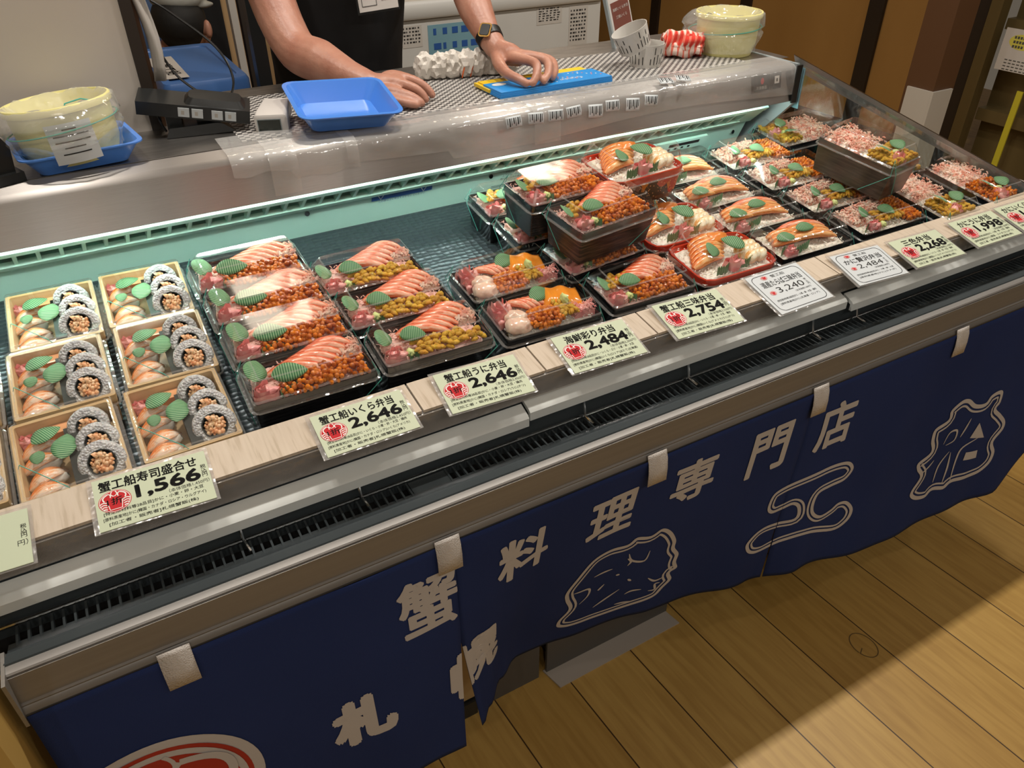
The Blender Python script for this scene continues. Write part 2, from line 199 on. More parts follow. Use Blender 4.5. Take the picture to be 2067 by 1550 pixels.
# ------------------------------------------------------------------ mesh helpers
class MB:
    def __init__(s): s.v = []; s.f = []; s.m = []; s.uv = []
    def face(s, idx, mi=0, uv=None): s.f.append(tuple(idx)); s.m.append(mi); s.uv.append(uv)
    def add(s, verts, faces, mi=0, M=None):
        o = len(s.v); s.v += [tuple(M @ Vector(p)) if M else tuple(p) for p in verts]
        for f in faces: s.face([o+i for i in f], mi)
    def box(s, x0, x1, y0, y1, z0, z1, mi=0, M=None):
        v = [(x, y, z) for z in (z0, z1) for y in (y0, y1) for x in (x0, x1)]
        s.add(v, [(0, 2, 3, 1), (4, 5, 7, 6), (0, 1, 5, 4), (1, 3, 7, 5), (3, 2, 6, 7), (2, 0, 4, 6)], mi, M)
    def loft(s, loops, mi=0, closed=True, cap0=False, cap1=False, M=None, mis=None):
        o = len(s.v); n = len(loops[0]); k = len(loops)
        for lp in loops: s.v += [tuple(M @ Vector(p)) if M else tuple(p) for p in lp]
        for a in range(k-1):
            for i in range(n if closed else n-1):
                j = (i+1) % n
                s.face((o+a*n+i, o+a*n+j, o+(a+1)*n+j, o+(a+1)*n+i), mis[a] if mis else mi, [(a/(k-1), i/n), (a/(k-1), (i+1)/n), ((a+1)/(k-1), (i+1)/n), ((a+1)/(k-1), i/n)])
        if cap0: s.face([o+i for i in range(n)][::-1], mis[0] if mis else mi)
        if cap1: s.face([o+(k-1)*n+i for i in range(n)], mis[-1] if mis else mi)
    def tube(s, pts, rad, n=8, mi=0, flat=1.0, M=None, caps=True, up=None):
        pts = [Vector(p) for p in pts]; loops = []; ref = Vector(up) if up else Vector((0, 0, 1))
        for i, p in enumerate(pts):
            d = (pts[min(i+1, len(pts)-1)]-pts[max(i-1, 0)]).normalized()
            a = d.cross(ref)
            if a.length < 1e-3: a = d.cross(Vector((1, 0, 0)))
            a.normalize(); b_ = a.cross(d).normalized(); rr = rad[i] if isinstance(rad, (list, tuple)) else rad
            loops.append([p+a*rr*cos(2*pi*t/n)+b_*rr*flat*sin(2*pi*t/n) for t in range(n)])
        s.loft(loops, mi, cap0=caps, cap1=caps, M=M)
    def ico(s, c, r, sub=1, mi=0, sc=(1, 1, 1), M=None, bumpy=0, seed=0):
        vs_, fs_ = ICO[sub]; c = Vector(c); out = []
        for p in vs_:
            k = 1+bumpy*mn.noise(Vector(p)*2.1+Vector((seed, seed*.7, 3))) if bumpy else 1
            out.append((c.x+p[0]*r*sc[0]*k, c.y+p[1]*r*sc[1]*k, c.z+p[2]*r*sc[2]*k))
        s.add(out, fs_, mi, M)
    def grid(s, fn, nu, nv, mi=0, M=None, thick=0):
        o = len(s.v)
        for j in range(nv+1):
            for i in range(nu+1):
                p = Vector(fn(i/nu, j/nv)); s.v.append(tuple(M @ p) if M else tuple(p))
        for j in range(nv):
            for i in range(nu):
                a = o+j*(nu+1)+i; s.face((a, a+1, a+nu+2, a+nu+1), mi, [(i/nu, j/nv), ((i+1)/nu, j/nv), ((i+1)/nu, (j+1)/nv), (i/nu, (j+1)/nv)])
    def build(s, name, mats, parent=None, smooth=40, sharp=True, solid=0, sub=0, **tags):
        me = bpy.data.meshes.new(name); me.from_pydata(s.v, [], s.f)
        for m_ in (mats if isinstance(mats, (list, tuple)) else [mats]): me.materials.append(m_)
        me.polygons.foreach_set('material_index', s.m)
        if any(u is not None for u in s.uv):
            ul = me.uv_layers.new(name='UVMap'); k = 0; d = []
            for f, u in zip(s.f, s.uv):
                for q in range(len(f)): d += list(u[q]) if u else [0, 0]
            ul.data.foreach_set('uv', d)
        bm = bmesh.new(); bm.from_mesh(me); bmesh.ops.recalc_face_normals(bm, faces=bm.faces) if solid != -1 else None; bm.to_mesh(me); bm.free()
        if smooth:
            me.shade_smooth(); me.set_sharp_from_angle(angle=R(smooth))
        o = bpy.data.objects.new(name, me); C.objects.link(o)
        if parent is not None: o.parent = parent
        if solid and solid > 0:
            md = o.modifiers.new('thickness', 'SOLIDIFY'); md.thickness = solid; md.offset = 0
        if sub: md = o.modifiers.new('smooth', 'SUBSURF'); md.levels = sub; md.render_levels = sub
        for k_, v_ in tags.items(): o[k_] = v_
        return o
ICO = {}
for sb in (0, 1, 2, 3):
    bm = bmesh.new()
    bmesh.ops.create_icosphere(bm, subdivisions=max(sb, 1), radius=1) if sb else bmesh.ops.create_cube(bm, size=1.4)
    ICO[sb] = ([tuple(v.co) for v in bm.verts], [tuple(v.index for v in f.verts) for f in bm.faces]); bm.free()
def tag(o, label, cat, group=None, kind=None):
    o['label'] = label; o['category'] = cat
    if group: o['group'] = group
    if kind: o['kind'] = kind
    return o
def empty(name, loc=(0, 0, 0), rz=0, M=None):
    o = bpy.data.objects.new(name, None); C.objects.link(o); o.empty_display_size = 0.05
    o.matrix_world = M if M is not None else Matrix.Translation(loc) @ Matrix.Rotation(rz, 4, 'Z'); return o
def copy_tree(o, M):
    c = o.copy(); C.objects.link(c); c.matrix_world = M
    for k in ('label', 'category', 'group'):
        if k in c: del c[k]
    for ch in [q for q in PARTS if q.parent == o]:
        d = ch.copy(); C.objects.link(d); d.parent = c; PARTS.append(d)
        for g in [q for q in PARTS if q.parent == ch]:
            h = g.copy(); C.objects.link(h); h.parent = d; PARTS.append(h)
    return c
PARTS = []
def rloop(w, d, z, ch=0.006, n=2, cx=0, cy=0):
    pts = []; hx, hy = w/2, d/2
    for qx, qy, a0 in ((1, 1, 0), (-1, 1, 90), (-1, -1, 180), (1, -1, 270)):
        for k in range(n+1):
            a = R(a0+90*k/n); pts.append((cx+qx*(hx-ch)+ch*cos(a), cy+qy*(hy-ch)+ch*sin(a), z))
    return pts
# text: 2D glyph mesh (in metres) gathered in an MB
_TC = {}
def glyphs(body, bold=0.0):
    if (body, bold) in _TC: return _TC[(body, bold)]
    c = bpy.data.curves.new('lettering', 'FONT'); c.body = body; c.size = 1; c.offset = bold; c.resolution_u = 3; c.align_x = 'CENTER'; c.align_y = 'CENTER'
    o = bpy.data.objects.new('lettering', c); C.objects.link(o); dg = bpy.context.evaluated_depsgraph_get()
    me = bpy.data.meshes.new_from_object(o.evaluated_get(dg)); v = [tuple(p.co[:2]) for p in me.vertices]; f = [tuple(p.vertices) for p in me.polygons]
    bpy.data.objects.remove(o); bpy.data.curves.remove(c); bpy.data.meshes.remove(me)
    xs = [p[0] for p in v]; ys = [p[1] for p in v]; cx, cy = (min(xs)+max(xs))/2, (min(ys)+max(ys))/2
    _TC[(body, bold)] = ([(p[0]-cx, p[1]-cy) for p in v], f, max(xs)-min(xs), max(ys)-min(ys)); return _TC[(body, bold)]
def text(mb, body, x, y, w=None, h=None, z=0.0, bold=0.012, mi=0, rot=0, M=None, thick=0):
    v, f, gw, gh = glyphs(body); sx = (w/gw) if w else (h/gh); sy = (h/gh) if h else sx; thick = thick or bold*0.9*min(sx, sy)
    nn = 8 if bold > 0.02 else 4
    offs = [(0, 0)] if bold < 0.004 and not thick else [(thick*cos(a), thick*sin(a)) for a in [(k+0.5)*2*pi/nn for k in range(nn)]]
    for ox, oy in offs:
        pts = []
        for p in v:
            a, b_ = p[0]*sx+ox, p[1]*sy+oy
            pts.append((x+a*cos(rot)-b_*sin(rot), y+a*sin(rot)+b_*cos(rot), z))
        mb.add(pts, f, mi, M)
def ribbon(mb, pts, w, z=0, mi=0, M=None):
    L_ = []; n_ = len(pts)
    for i in range(n_):
        a = Vector(pts[max(i-1, 0)]); b_ = Vector(pts[min(i+1, n_-1)]); d = (b_-a).normalized(); p = Vector(pts[i]); ww = w[i] if isinstance(w, (list, tuple)) else w
        L_.append(((p.x-d.y*ww/2, p.y+d.x*ww/2, z), (p.x+d.y*ww/2, p.y-d.x*ww/2, z)))
    v = [q for pr in L_ for q in pr]; mb.add(v, [(2*i, 2*i+1, 2*i+3, 2*i+2) for i in range(n_-1)], mi, M)
def ell(mb, cx, cy, rx, ry, z=0, mi=0, n=28, M=None):
    mb.add([(cx+rx*cos(2*pi*k/n), cy+ry*sin(2*pi*k/n), z) for k in range(n)], [tuple(range(n))], mi, M)
def bez(p0, p1, p2, n=10):
    p0, p1, p2 = Vector(p0), Vector(p1), Vector(p2); return [p0*(1-t)**2+p1*2*t*(1-t)+p2*t*t for t in [k/n for k in range(n+1)]]
def emblem(mb, cx, cy, rx, ry, z=0.0, step=0.00012, M=None, txt=True, mi_w=1, mi_r=0, mi_k=2):
    S = lambda x, y: (cx+x*rx, cy+y*ry)
    ell(mb, cx, cy, rx, ry, z, mi_r, M=M); ell(mb, cx, cy, rx*0.955, ry*0.955, z+step, mi_w, M=M); ell(mb, cx, cy, rx*0.91, ry*0.91, z+2*step, mi_r, M=M)
    for sx in (-1, 1):
        for k in range(4):
            y0 = -0.02-0.2*k; ribbon(mb, [S(*p) for p in bez((sx*0.90*sqrt(max(0, 1-y0*y0)), y0-0.05), (sx*0.74, y0+0.16), (sx*0.50, y0-0.02), 6)], 0.085*ry, z+3*step, mi_w, M)
        ribbon(mb, [S(*p) for p in bez((sx*0.62, 0.12), (sx*0.86, 0.5), (sx*0.34, 0.72), 8)], 0.10*ry, z+3*step, mi_w, M)
        ribbon(mb, [S(*p) for p in bez((sx*0.34, 0.72), (sx*0.16, 0.62), (sx*0.24, 0.36), 6)], 0.08*ry, z+3*step, mi_w, M)
        ribbon(mb, [S(*p) for p in bez((sx*0.10, 0.86), (sx*0.30, 0.60), (sx*0.02, 0.42), 6)], 0.07*ry, z+3*step, mi_w, M)
    ribbon(mb, [S(-0.46, 0.02), S(-0.36, -0.74), S(0.36, -0.74), S(0.46, 0.02)], 0.07*ry, z+3*step, mi_w, M)
    if txt: text(mb, '1折', cx, cy-0.02*ry, w=rx*0.95, h=ry*0.62, z=z+4*step, bold=0.02, mi=mi_k, M=M)

# ------------------------------------------------------------------ room
def struct(name, mb, m, **k):
    o = mb.build(name, m, **k); o['kind'] = 'structure'; return o
m_ = MB(); m_.grid(lambda u, v: (-3+9*u, -3.5+11*v, 0), 1, 1); struct('floor', m_, floor_m)
m_ = MB(); m_.box(-3, 6, -3.5, 7.5, 2.95, 3.0); struct('ceiling', m_, ceil_m)
XW = 4.15
m_ = MB(); m_.box(XW, XW+0.1, 2.55, 7.2, 0.0, 2.95); struct('wall_right', m_, panel_m)
m_ = MB(); m_.box(XW-0.016, XW, 2.62, 7.2, 0.0, 0.11); struct('baseboard_right', m_, dark_wood)
k = 0
for y, w in ((5.08, 0.09), (4.14, 0.09), (3.13, 0.10), (2.52, 0.11)):
    k += 1; m_ = MB(); m_.box(XW-0.022, XW-0.0005, y-w/2, y+w/2, 0.0, 2.95); struct('trim_%d' % k, m_, dark_wood)
m_ = MB(); m_.box(XW-0.05, XW+0.02, 2.40, 2.46, 0, 2.95); m_.box(XW+0.10, XW+0.14, 1.2, 2.40, 0, 2.95); m_.box(XW-0.02, XW+0.10, 1.96, 2.02, 0, 2.95); m_.box(XW+0.03, XW+0.10, 2.02, 2.40, 0.30, 0.36); m_.box(XW+0.03, XW+0.10, 2.02, 2.40, 0.74, 0.79)
struct('door_1', m_, olive)
m_ = MB(); m_.box(-3, 5.2, 7.2, 7.3, 0, 2.95); struct('wall_back', m_, wall_d)
# white divider wall at the counter's left end
m_ = MB(); m_.box(-1.2, 0.123, 1.525, 1.58, 0.0, 2.2)
struct('wall_left', m_, wall_w)
m_ = MB(); m_.box(0.1235, 0.142, 1.521, 1.584, 1.086, 2.2); m_.box(0.1235, 0.150, 1.540, 1.60, 1.086, 2.2, 1); struct('trim_5', m_, [dark_wood, post_wood])
# tan partition behind the stall
m_ = MB(); m_.box(-0.9, 1.25, 3.55, 3.6, 0, 2.2); struct('wall_partition', m_, tan_w)

# brown post with a white guard, standing against the right wall
pr = tag(empty('wooden_post', (3.35, 2.17, 0)), 'square dark brown wooden post with its white metal guard, right of the stall', 'post')
# ------------------------------------------------------------------ display case
case = tag(empty('refrigerated_display_case', (0, 0, 0)), 'long open refrigerated display case with brushed steel counter and mint green inside', 'display case')
XL, XR = -0.42, 1.484
def prof(mb, pts, x0, x1, mi=0, thick=None):
    mb.loft([[(x0, y, z) for y, z in pts], [(x1, y, z) for y, z in pts]], mi, closed=True, cap0=True, cap1=True)
# canopy / counter slab with rounded fold
pts = [(1.287, 1.009), (1.288, 1.013)] + [(1.3005+0.012-0.012*cos(a), 1.073+0.012*sin(a)) for a in [R(10*k) for k in range(10)]] + [(1.72, 1.085), (1.72, 1.05), (1.46, 1.04), (1.36, 1.03), (1.31, 1.03), (1.294, 1.022), (1.292, 1.009)]
m_ = MB(); prof(m_, pts, XL, XR); m_.build('counter_top', [steel], case, smooth=30)
m_ = MB(); m_.box(XL, XR+0.04, 1.36, 1.735, 1.0862, 1.0868); m_.build('counter_surface', [steel_top], case)
# end cap of the counter
m_ = MB()
EP = [(1.286, 1.006), (1.298, 1.088), (1.72, 1.088), (1.72, 0.98), (1.46, 0.87), (1.415, 0.870), (1.395, 0.893), (1.355, 0.935), (1.315, 0.975)]; prof(m_, EP, XR+0.0005, XR+0.010)
m_.build('counter_end_panel', [grey_paint], case)
m_ = MB(); m_.box(XR-0.010, XR+0.006, 1.2835, 1.287, 1.005, 1.088); m_.build('end_trim', [blackp], case)
# grille (honeycomb outlet)
ga, gb = Vector((0, 1.333, 0.9925)), Vector((0, 1.384, 0.9465)); gd = (gb-ga).normalized(); gn = Vector((0, gd.z, -gd.y)); L = (gb-ga).length
m_ = MB(); G = lambda x, s, h: (x, ga.y+gd.y*s+gn.y*h, ga.z+gd.z*s+gn.z*h)
def gbox(x0, x1, s0, s1, h0, h1, mi, sk=0.0):
    v = [G(x0+sk*0, s0, h0), G(x1, s0, h0), G(x1-sk, s1, h0), G(x0-sk, s1, h0), G(x0, s0, h1), G(x1, s0, h1), G(x1-sk, s1, h1), G(x0-sk, s1, h1)]
    m_.add(v, [(0, 1, 2, 3), (7, 6, 5, 4), (0, 4, 5, 1), (1, 5, 6, 2), (2, 6, 7, 3), (3, 7, 4, 0)], mi)
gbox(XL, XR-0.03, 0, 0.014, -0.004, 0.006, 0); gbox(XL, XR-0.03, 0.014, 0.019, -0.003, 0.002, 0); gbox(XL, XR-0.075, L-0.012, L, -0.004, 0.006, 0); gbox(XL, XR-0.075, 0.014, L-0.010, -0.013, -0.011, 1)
x = XL+0.01
while x < XR-0.09:
    gbox(x, x+0.0060, 0.014, L-0.010, -0.009, 0.003, 0, 0.003); x += 0.0335
gbox(XR-0.085, XR-0.03, 0.014, L, -0.01, 0.004, 0)
m_.build('air_grille', [mint, recess_shade], case)
m_ = MB(); m_.tube([(XL+0.05, 1.3005, 1.0150), (XR-0.05, 1.3005, 1.0150)], 0.0060, 10); m_.build('fluorescent_tube', [tube_m], case); m_ = MB(); m_.box(XL, XR-0.02, 1.3095, 1.3105, 1.0092, 1.029); m_.build('added_light_baffle', [mint], case)  # unseen strip added to keep the tube's light off the upper grille
# mint inner wall
m_ = MB(); WP = [(1.384, 0.947), (1.390, 0.945), (1.422, 0.875), (1.44, 0.875), (1.46, 1.039), (1.43, 1.03)]; prof(m_, WP, XL, 1.452)
prof(m_, [(1.322, 1.018), (1.322, 1.029), (1.44, 1.029), (1.40, 0.985), (1.345, 0.996), (1.333, 1.002)], XL, XR-0.03)
m_.build('inner_wall', [mint], case)
def onwall(x, s): return (x, 1.390+0.032*s-0.001, 0.945-0.070*s)
for x, s in ((0.34, 0.2), (0.736, 0.2), (1.42, 0.4)):
    m_ = MB(); p = onwall(x, s); m_.tube([(p[0], p[1]+0.002, p[2]), (p[0], p[1]-0.003, p[2])], [0.006, 0.005], 10); m_.build('screw', [chrome], case)
Mw = lambda x, s: Matrix.Translation(Vector(onwall(x, s))+Vector((0, -0.0012, 0))) @ Matrix.Rotation(R(90+24), 4, 'X')
m_ = MB(); Mx = Mw(0.535, 0.16); m_.box(-0.065, 0.065, -0.006, 0.006, 0, 0.0006, 0, Mx); ribbon(m_, [(-0.052, 0.006), (-0.046, -0.005), (-0.040, 0.006)], 0.002, 0.0008, 1, Mx); ribbon(m_, [(0.040, 0.006), (0.046, -0.005), (0.052, 0.006)], 0.002, 0.0008, 1, Mx)
text(m_, 'この線以上に商品をおかないでください', 0.0, -0.010, w=0.10, z=0.0007, mi=0, bold=0, M=Mx); m_.build('load_line_sticker', [blue_ink, white_ink], case)
m_ = MB(); Mx = Mw(0.805, 0.30)
for i, s_ in enumerate(('ご注意', '・冷気の吹出し口や吸込み口を', 'ふさがないでください', '・開口部には物を置かないでください', 'メーカー')): text(m_, s_, -0.01+0.012*(i % 2), 0.019-i*0.0085, h=0.0055, z=0.0005, mi=0, bold=0, M=Mx)
m_.box(-0.062, 0.062, -0.0235, -0.0228, 0, 0.0006, 0, Mx); m_.box(0.062, 0.0626, -0.0235, 0.028, 0, 0.0006, 0, Mx); m_.build('caution_lettering', [ink], case)
m_ = MB(); Mx = Mw(1.245, 0.45); m_.box(-0.085, 0.085, -0.012, 0.016, 0, 0.007, 0, Mx); m_.box(-0.03, 0.062, 0.001, 0.009, 0.007, 0.0076, 1, Mx)
for i in range(5): m_.box(-0.05+i*0.02, -0.043+i*0.02, -0.008, -0.003, 0.007, 0.0076, 1, Mx)
m_.build('thermometer_strip', [mint, ink], case)
# deck
DT = atan2(0.075, 0.52); P0 = Vector((0, 0.90, 0.80)); DR = Matrix.Rotation(DT, 4, 'X')
def deckM(u, v, h=0.0, rz=0.0, tilt=0.0): return Matrix.Translation(P0) @ DR @ Matrix.Translation((u, v, h)) @ Matrix.Rotation(rz, 4, 'Z') @ Matrix.Rotation(tilt, 4, 'Y')
m_ = MB(); Md = deckM(0, 0)
dk = [(XL, -0.005), (1.93, -0.005), (1.90, 0.05), (1.66, 0.527), (XL, 0.527)]
m_.loft([[(u, v, -0.018) for u, v in dk], [(u, v, 0) for u, v in dk]], cap0=True, cap1=True, M=Md); m_.build('deck', [deck_m], case)
# ledge channel, back lip, acrylic front lip
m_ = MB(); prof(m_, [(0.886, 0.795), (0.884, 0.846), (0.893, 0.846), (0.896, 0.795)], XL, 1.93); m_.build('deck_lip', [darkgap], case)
m_ = MB(); prof(m_, [(0.823, 0.800), (0.823, 0.829), (0.886, 0.8385), (0.886, 0.80)], XL, 1.93); m_.build('ledge_channel', [brown_ch], case)
m_ = MB(); prof(m_, [(0.8185, 0.803), (0.8185, 0.8395), (0.8205, 0.8395), (0.8205, 0.803)], XL, 1.93); prof(m_, [(0.8185, 0.8385), (0.8205, 0.8395), (0.886, 0.8490), (0.886, 0.8482)], XL, 1.93); m_.build('acrylic_cover', [acryl], case)
# white rails (three lengths, slightly displaced)
for a, b_, dz, dy in ((XL, 0.478, 0, 0), (0.482, 1.18, 0.006, 0.004), (1.19, 1.95, 0.0, -0.002)):
    m_ = MB(); prof(m_, [(0.797+dy, 0.770+dz), (0.797+dy, 0.785+dz), (0.801+dy, 0.789+dz), (0.822+dy, 0.797+dz), (0.822+dy, 0.79+dz), (0.803+dy, 0.782+dz), (0.803+dy, 0.770+dz)], a, b_); m_.build('white_rail', [white_paint], case, label='white painted rail, chipped')
# front air intake
m_ = MB(); prof(m_, [(0.746, 0.748), (0.746, 0.754), (0.752, 0.754), (0.756, 0.748), (0.776, 0.742), (0.776, 0.737), (0.752, 0.741)], -0.238, 1.95)
prof(m_, [(0.728, 0.757), (0.730, 0.7605), (0.744, 0.758), (0.746, 0.750), (0.736, 0.748)], -0.238, 1.95); m_.build('intake_frame', [vent_m], case)
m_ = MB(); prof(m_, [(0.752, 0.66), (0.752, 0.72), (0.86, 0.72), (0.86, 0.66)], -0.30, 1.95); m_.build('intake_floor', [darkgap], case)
m_ = MB(); x = -0.23
while x < 1.94:
    m_.box(x, x+0.0028, 0.7565, 0.800, 0.7375, 0.7440); x += 0.0125
    if abs(x-0.30) < 0.02: m_.box(x-0.008, x+0.05, 0.757, 0.80, 0.739, 0.7425); x += 0.05
m_.build('intake_slots', [vent_m], case, label='row of narrow dark intake slots')
m_ = MB(); m_.tube([(-0.30, 0.806, 0.7435), (1.94, 0.806, 0.7435)], 0.0028, 8); m_.build('chrome_rod', [chrome], case)
m_ = MB(); prof(m_, [(0.812, 0.70), (0.812, 0.78), (0.86, 0.80), (0.86, 0.70)], -0.30, 1.95); m_.build('inner_channel', [vent_m], case)
for x in (0.04, 0.205, 0.585, 0.80, 1.10, 1.22):
    m_ = MB(); m_.tube([(x, 0.807, 0.775), (x, 0.800, 0.748), (x+0.004, 0.782, 0.742)], 0.0022, 6); m_.build('rail_bracket', [chrome], case)
# front rail
fr = [(0.7185, 0.757), (0.728, 0.7585), (0.740, 0.756), (0.740, 0.70), (0.712, 0.690), (0.7065, 0.694), (0.7045, 0.700), (0.7062, 0.706), (0.7085, 0.709), (0.7075, 0.712), (0.7105, 0.7135), (0.7155, 0.752), (0.7178, 0.7525), (0.7168, 0.755)]
m_ = MB(); prof(m_, fr, -0.238, 1.95); m_.build('front_rail', [rail_m], case, smooth=25)
m_ = MB(); m_.box(-0.241, -0.237, 0.700, 0.75, 0.685, 0.760); m_.build('rail_end_cap', [rail_m], case)
# body
m_ = MB(); m_.box(-0.30, 1.90, 0.865, 1.66, 0.10, 0.66); prof(m_, [(0.742, 0.62), (0.742, 0.70), (0.90, 0.70), (0.90, 0.62)], -0.236, 1.94); m_.build('case_body', [base_m], case)
m_ = MB(); m_.box(0.565, 0.90, 0.858, 0.8645, 0.0, 0.62); m_.build('base_panel', [base_m], case)
m_ = MB(); m_.box(0.41, 0.545, 0.858, 0.8645, 0.0, 0.62); m_.build('base_panel', [base_m], case)
m_ = MB(); m_.box(-0.30, 0.40, 0.858, 0.8645, 0.05, 0.62); m_.build('base_panel', [tanb], case, label='tan board')
for x in (0.36, -0.2, 1.72):
    m_ = MB(); m_.tube([(x, 0.90, 0), (x, 0.90, 0.10)], 0.022, 12); m_.box(x-0.03, x+0.03, 0.85, 0.90, 0.0, 0.045); m_.build('foot', [blackp], case)
m_ = MB(); m_.box(-0.30, 1.48, 1.47, 1.70, 0.66, 1.038); m_.build('rear_body', [grey_paint], case)
# side glass at the right end
tl, tr_ = Vector((1.492, 1.306, 1.090)), Vector((1.925, 0.905, 0.822)); bl, br = Vector((1.66, 1.42, 0.872)), Vector((1.930, 0.89, 0.80))
gp = empty('side_glass_pane', (1.492, 1.306, 1.09)); tag(gp, 'clear slanting glass side pane with metal top edge, right end of the case', 'glass')
Mi = Matrix.Translation((-1.492, -1.306, -1.09)); off = Vector((0.003, 0.002, 0))
m_ = MB(); m_.add([tl, tr_, br, bl, tl+off, tr_+off, br+off, bl+off], [(0, 1, 2, 3), (4, 5, 6, 7), (0, 4, 5, 1), (1, 5, 6, 2), (2, 6, 7, 3), (3, 7, 4, 0)], 0, Mi); m_.build('pane', [glassm], gp)
m_ = MB(); up_ = Vector((-0.002, 0.01, 0.013)); dn_ = Vector((0.010, 0.006, -0.020)); side = Vector((0.008, 0.007, 0.0))
m_.add([tl+up_, tr_+up_, tr_+dn_, tl+dn_, tl+up_+side, tr_+up_+side, tr_+dn_+side, tl+dn_+side], [(0, 1, 2, 3), (4, 5, 6, 7), (0, 4, 5, 1), (1, 5, 6, 2), (2, 6, 7, 3), (3, 7, 4, 0)], 0, Mi); m_.build('metal_edge', [steel], gp)
# maker's plate
m_ = MB(); Mx = Matrix.Translation((1.395, 1.2938, 1.060)) @ Matrix.Rotation(R(90-10), 4, 'X')
m_.box(-0.040, 0.006, -0.017, 0.017, 0, 0.001, 0, Mx); m_.box(0.016, 0.042, -0.017, 0.017, 0, 0.001, 0, Mx); text(m_, '冷凍機器', -0.018, -0.010, w=0.032, z=0.0012, mi=1, M=Mx); ell(m_, -0.016, 0.004, 0.005, 0.007, 0.0012, 2, M=Mx); m_.box(0.022, 0.036, -0.006, 0.010, 0.001, 0.0012, 1, Mx); m_.box(0.027, 0.031, -0.002, 0.005, 0.0012, 0.0014, 0, Mx)
tag(m_.build('equipment_plate', [ink, white_ink, red_ink]), 'small black equipment plates stuck near the right end of the steel front', 'sticker')
# wood boards on the ledge
def ledge_board(x0, x1, n, lab):
    m_ = MB(); a = Vector((0, 0.8205, 0.8398)); b_ = Vector((0, 0.884, 0.8490))
    m_ = MB(); m_.box(-(x1-x0)/2, (x1-x0)/2, -0.031, 0.031, 0.0003, 0.0052)
    o = m_.build('ledge_board', [strip_m]); o.matrix_world = Matrix.Translation(((x0+x1)/2, 0.8525, 0.8446)) @ Matrix.Rotation(atan2(0.0092, 0.0635), 4, 'X'); tag(o, lab, 'board', 'pale wood boards along the front ledge')
ledge_board(XL, 0.315, 0, 'pale wood-print ledge board in front of the sushi boxes')
ledge_board(0.318, 0.520, 0, 'pale wood-print ledge board between the two 2,646 price cards')
ledge_board(0.523, 0.735, 0, 'pale wood-print ledge board beside the 2,484 card with green background')
ledge_board(0.738, 1.16, 0, 'pale wood-print ledge board beside the 2,754 price card')
ledge_board(1.163, 1.925, 0, 'pale wood-print ledge board under the right-hand price cards')

# ------------------------------------------------------------------ price cards
def price_card(cx, cy, w, d, rot, title, price, lines, mat_bg, square, lab, tw=0.8):
    M = Matrix.Translation((cx, cy, 0.8565+0.30*(cy-0.831)-0.006)) @ Matrix.Rotation(R(15), 4, 'X') @ Matrix.Rotation(R(rot), 4, 'Z')
    root = tag(empty('price_card', M=M), lab, 'price card', 'price cards along the front ledge')
    m_ = MB(); m_.box(-w/2-0.006, w/2+0.004, -d/2-0.002, d/2+0.005, -0.0016, -0.0006); m_.build('card_holder', [acryl], root)
    m_ = MB(); m_.box(-w/2, w/2, -d/2, d/2, -0.0005, 0.0005); m_.build('card', [mat_bg], root)
    m_ = MB(); z = 0.0007
    if title is None:
        for i, s_ in enumerate('税込円'): text(m_, s_, w*0.455, d*(0.19-0.085*i), h=d*0.08, z=z, bold=0.01)
        text(m_, lines[0], w*0.44, -d*0.105, w=w*0.08, z=z, bold=0.0); m_.build('lettering', [ink], root)
    elif not square:
        text(m_, title, -w*0.02, d*0.335, w=w*tw, h=d*0.20, z=z, bold=0.028)
        text(m_, price, w*0.13, d*0.055, w=w*0.56, h=d*0.27, z=z, bold=0.05)
        for i, s_ in enumerate('税込円'): text(m_, s_, w*0.455, d*(0.19-0.085*i), h=d*0.08, z=z, bold=0.01)
        text(m_, lines[0], w*0.30, -d*0.105, w=w*0.36, z=z, bold=0.0)
        for i, s_ in enumerate(lines[1:]): text(m_, s_, -w*0.015 - w*0.02*(i == 2), -d*(0.20+0.105*i), w=w*(0.86, 0.88, 0.76)[i], h=d*0.075, z=z, bold=0.012)
        m_.build('lettering', [ink], root)
        m_ = MB(); emblem(m_, -w*0.335, d*0.01, w*0.14, d*0.215, z); m_.build('crab_emblem', [red_ink, white_ink, ink], root)
    else:
        text(m_, '蟹工船', w*0.03, d*0.37, w=w*0.26, h=d*0.07, z=z, bold=0.0); text(m_, title, 0, d*0.215, w=w*0.74, h=d*0.15, z=z, bold=0.02)
        text(m_, price, w*0.04, d*0.01, w=w*0.50, h=d*0.16, z=z, bold=0.0)
        for i, s_ in enumerate('税込円'): text(m_, s_, w*0.36, d*(0.08-0.06*i), h=d*0.05, z=z, bold=0.0)
        text(m_, lines[0], w*0.2, -d*0.11, w=w*0.3, z=z, bold=0.0)
        for i, s_ in enumerate(lines[1:3]): text(m_, s_, 0, -d*(0.21+0.085*i), w=w*0.74, h=d*0.055, z=z, bold=0.008)
        lp = rloop(w*0.90, d*0.90, z, ch=0.012, n=5); ribbon(m_, [(p[0], p[1]) for p in lp]+[lp[0][:2]], 0.0012, z, 0)
        m_.build('lettering', [ink], root)
        m_ = MB(); emblem(m_, -w*0.22, d*0.375, w*0.06, d*0.05, z, txt=False); emblem(m_, -w*0.31, -d*0.01, w*0.055, d*0.055, z, txt=False); m_.build('crab_emblem', [red_ink, white_ink, ink], root)
    return root
LN = lambda tax, a, b_: ('（本体価格%s円）' % tax, '[特定原材料等28品目]'+a, '[原料原産地]'+b_, '[加工者・販売者]札幌蟹販(株)')
price_card(-0.041, 0.831, 0.133, 0.077, -2.2, '蟹工船寿司盛合せ', '1,566', LN('1,450', 'かに・小麦・卵・大豆', 'かに(韓国・カナダ・ロシア・ウルグアイ)'), card_g, 0, 'pale green price card reading 1,566 in front of the sushi boxes', 0.86)
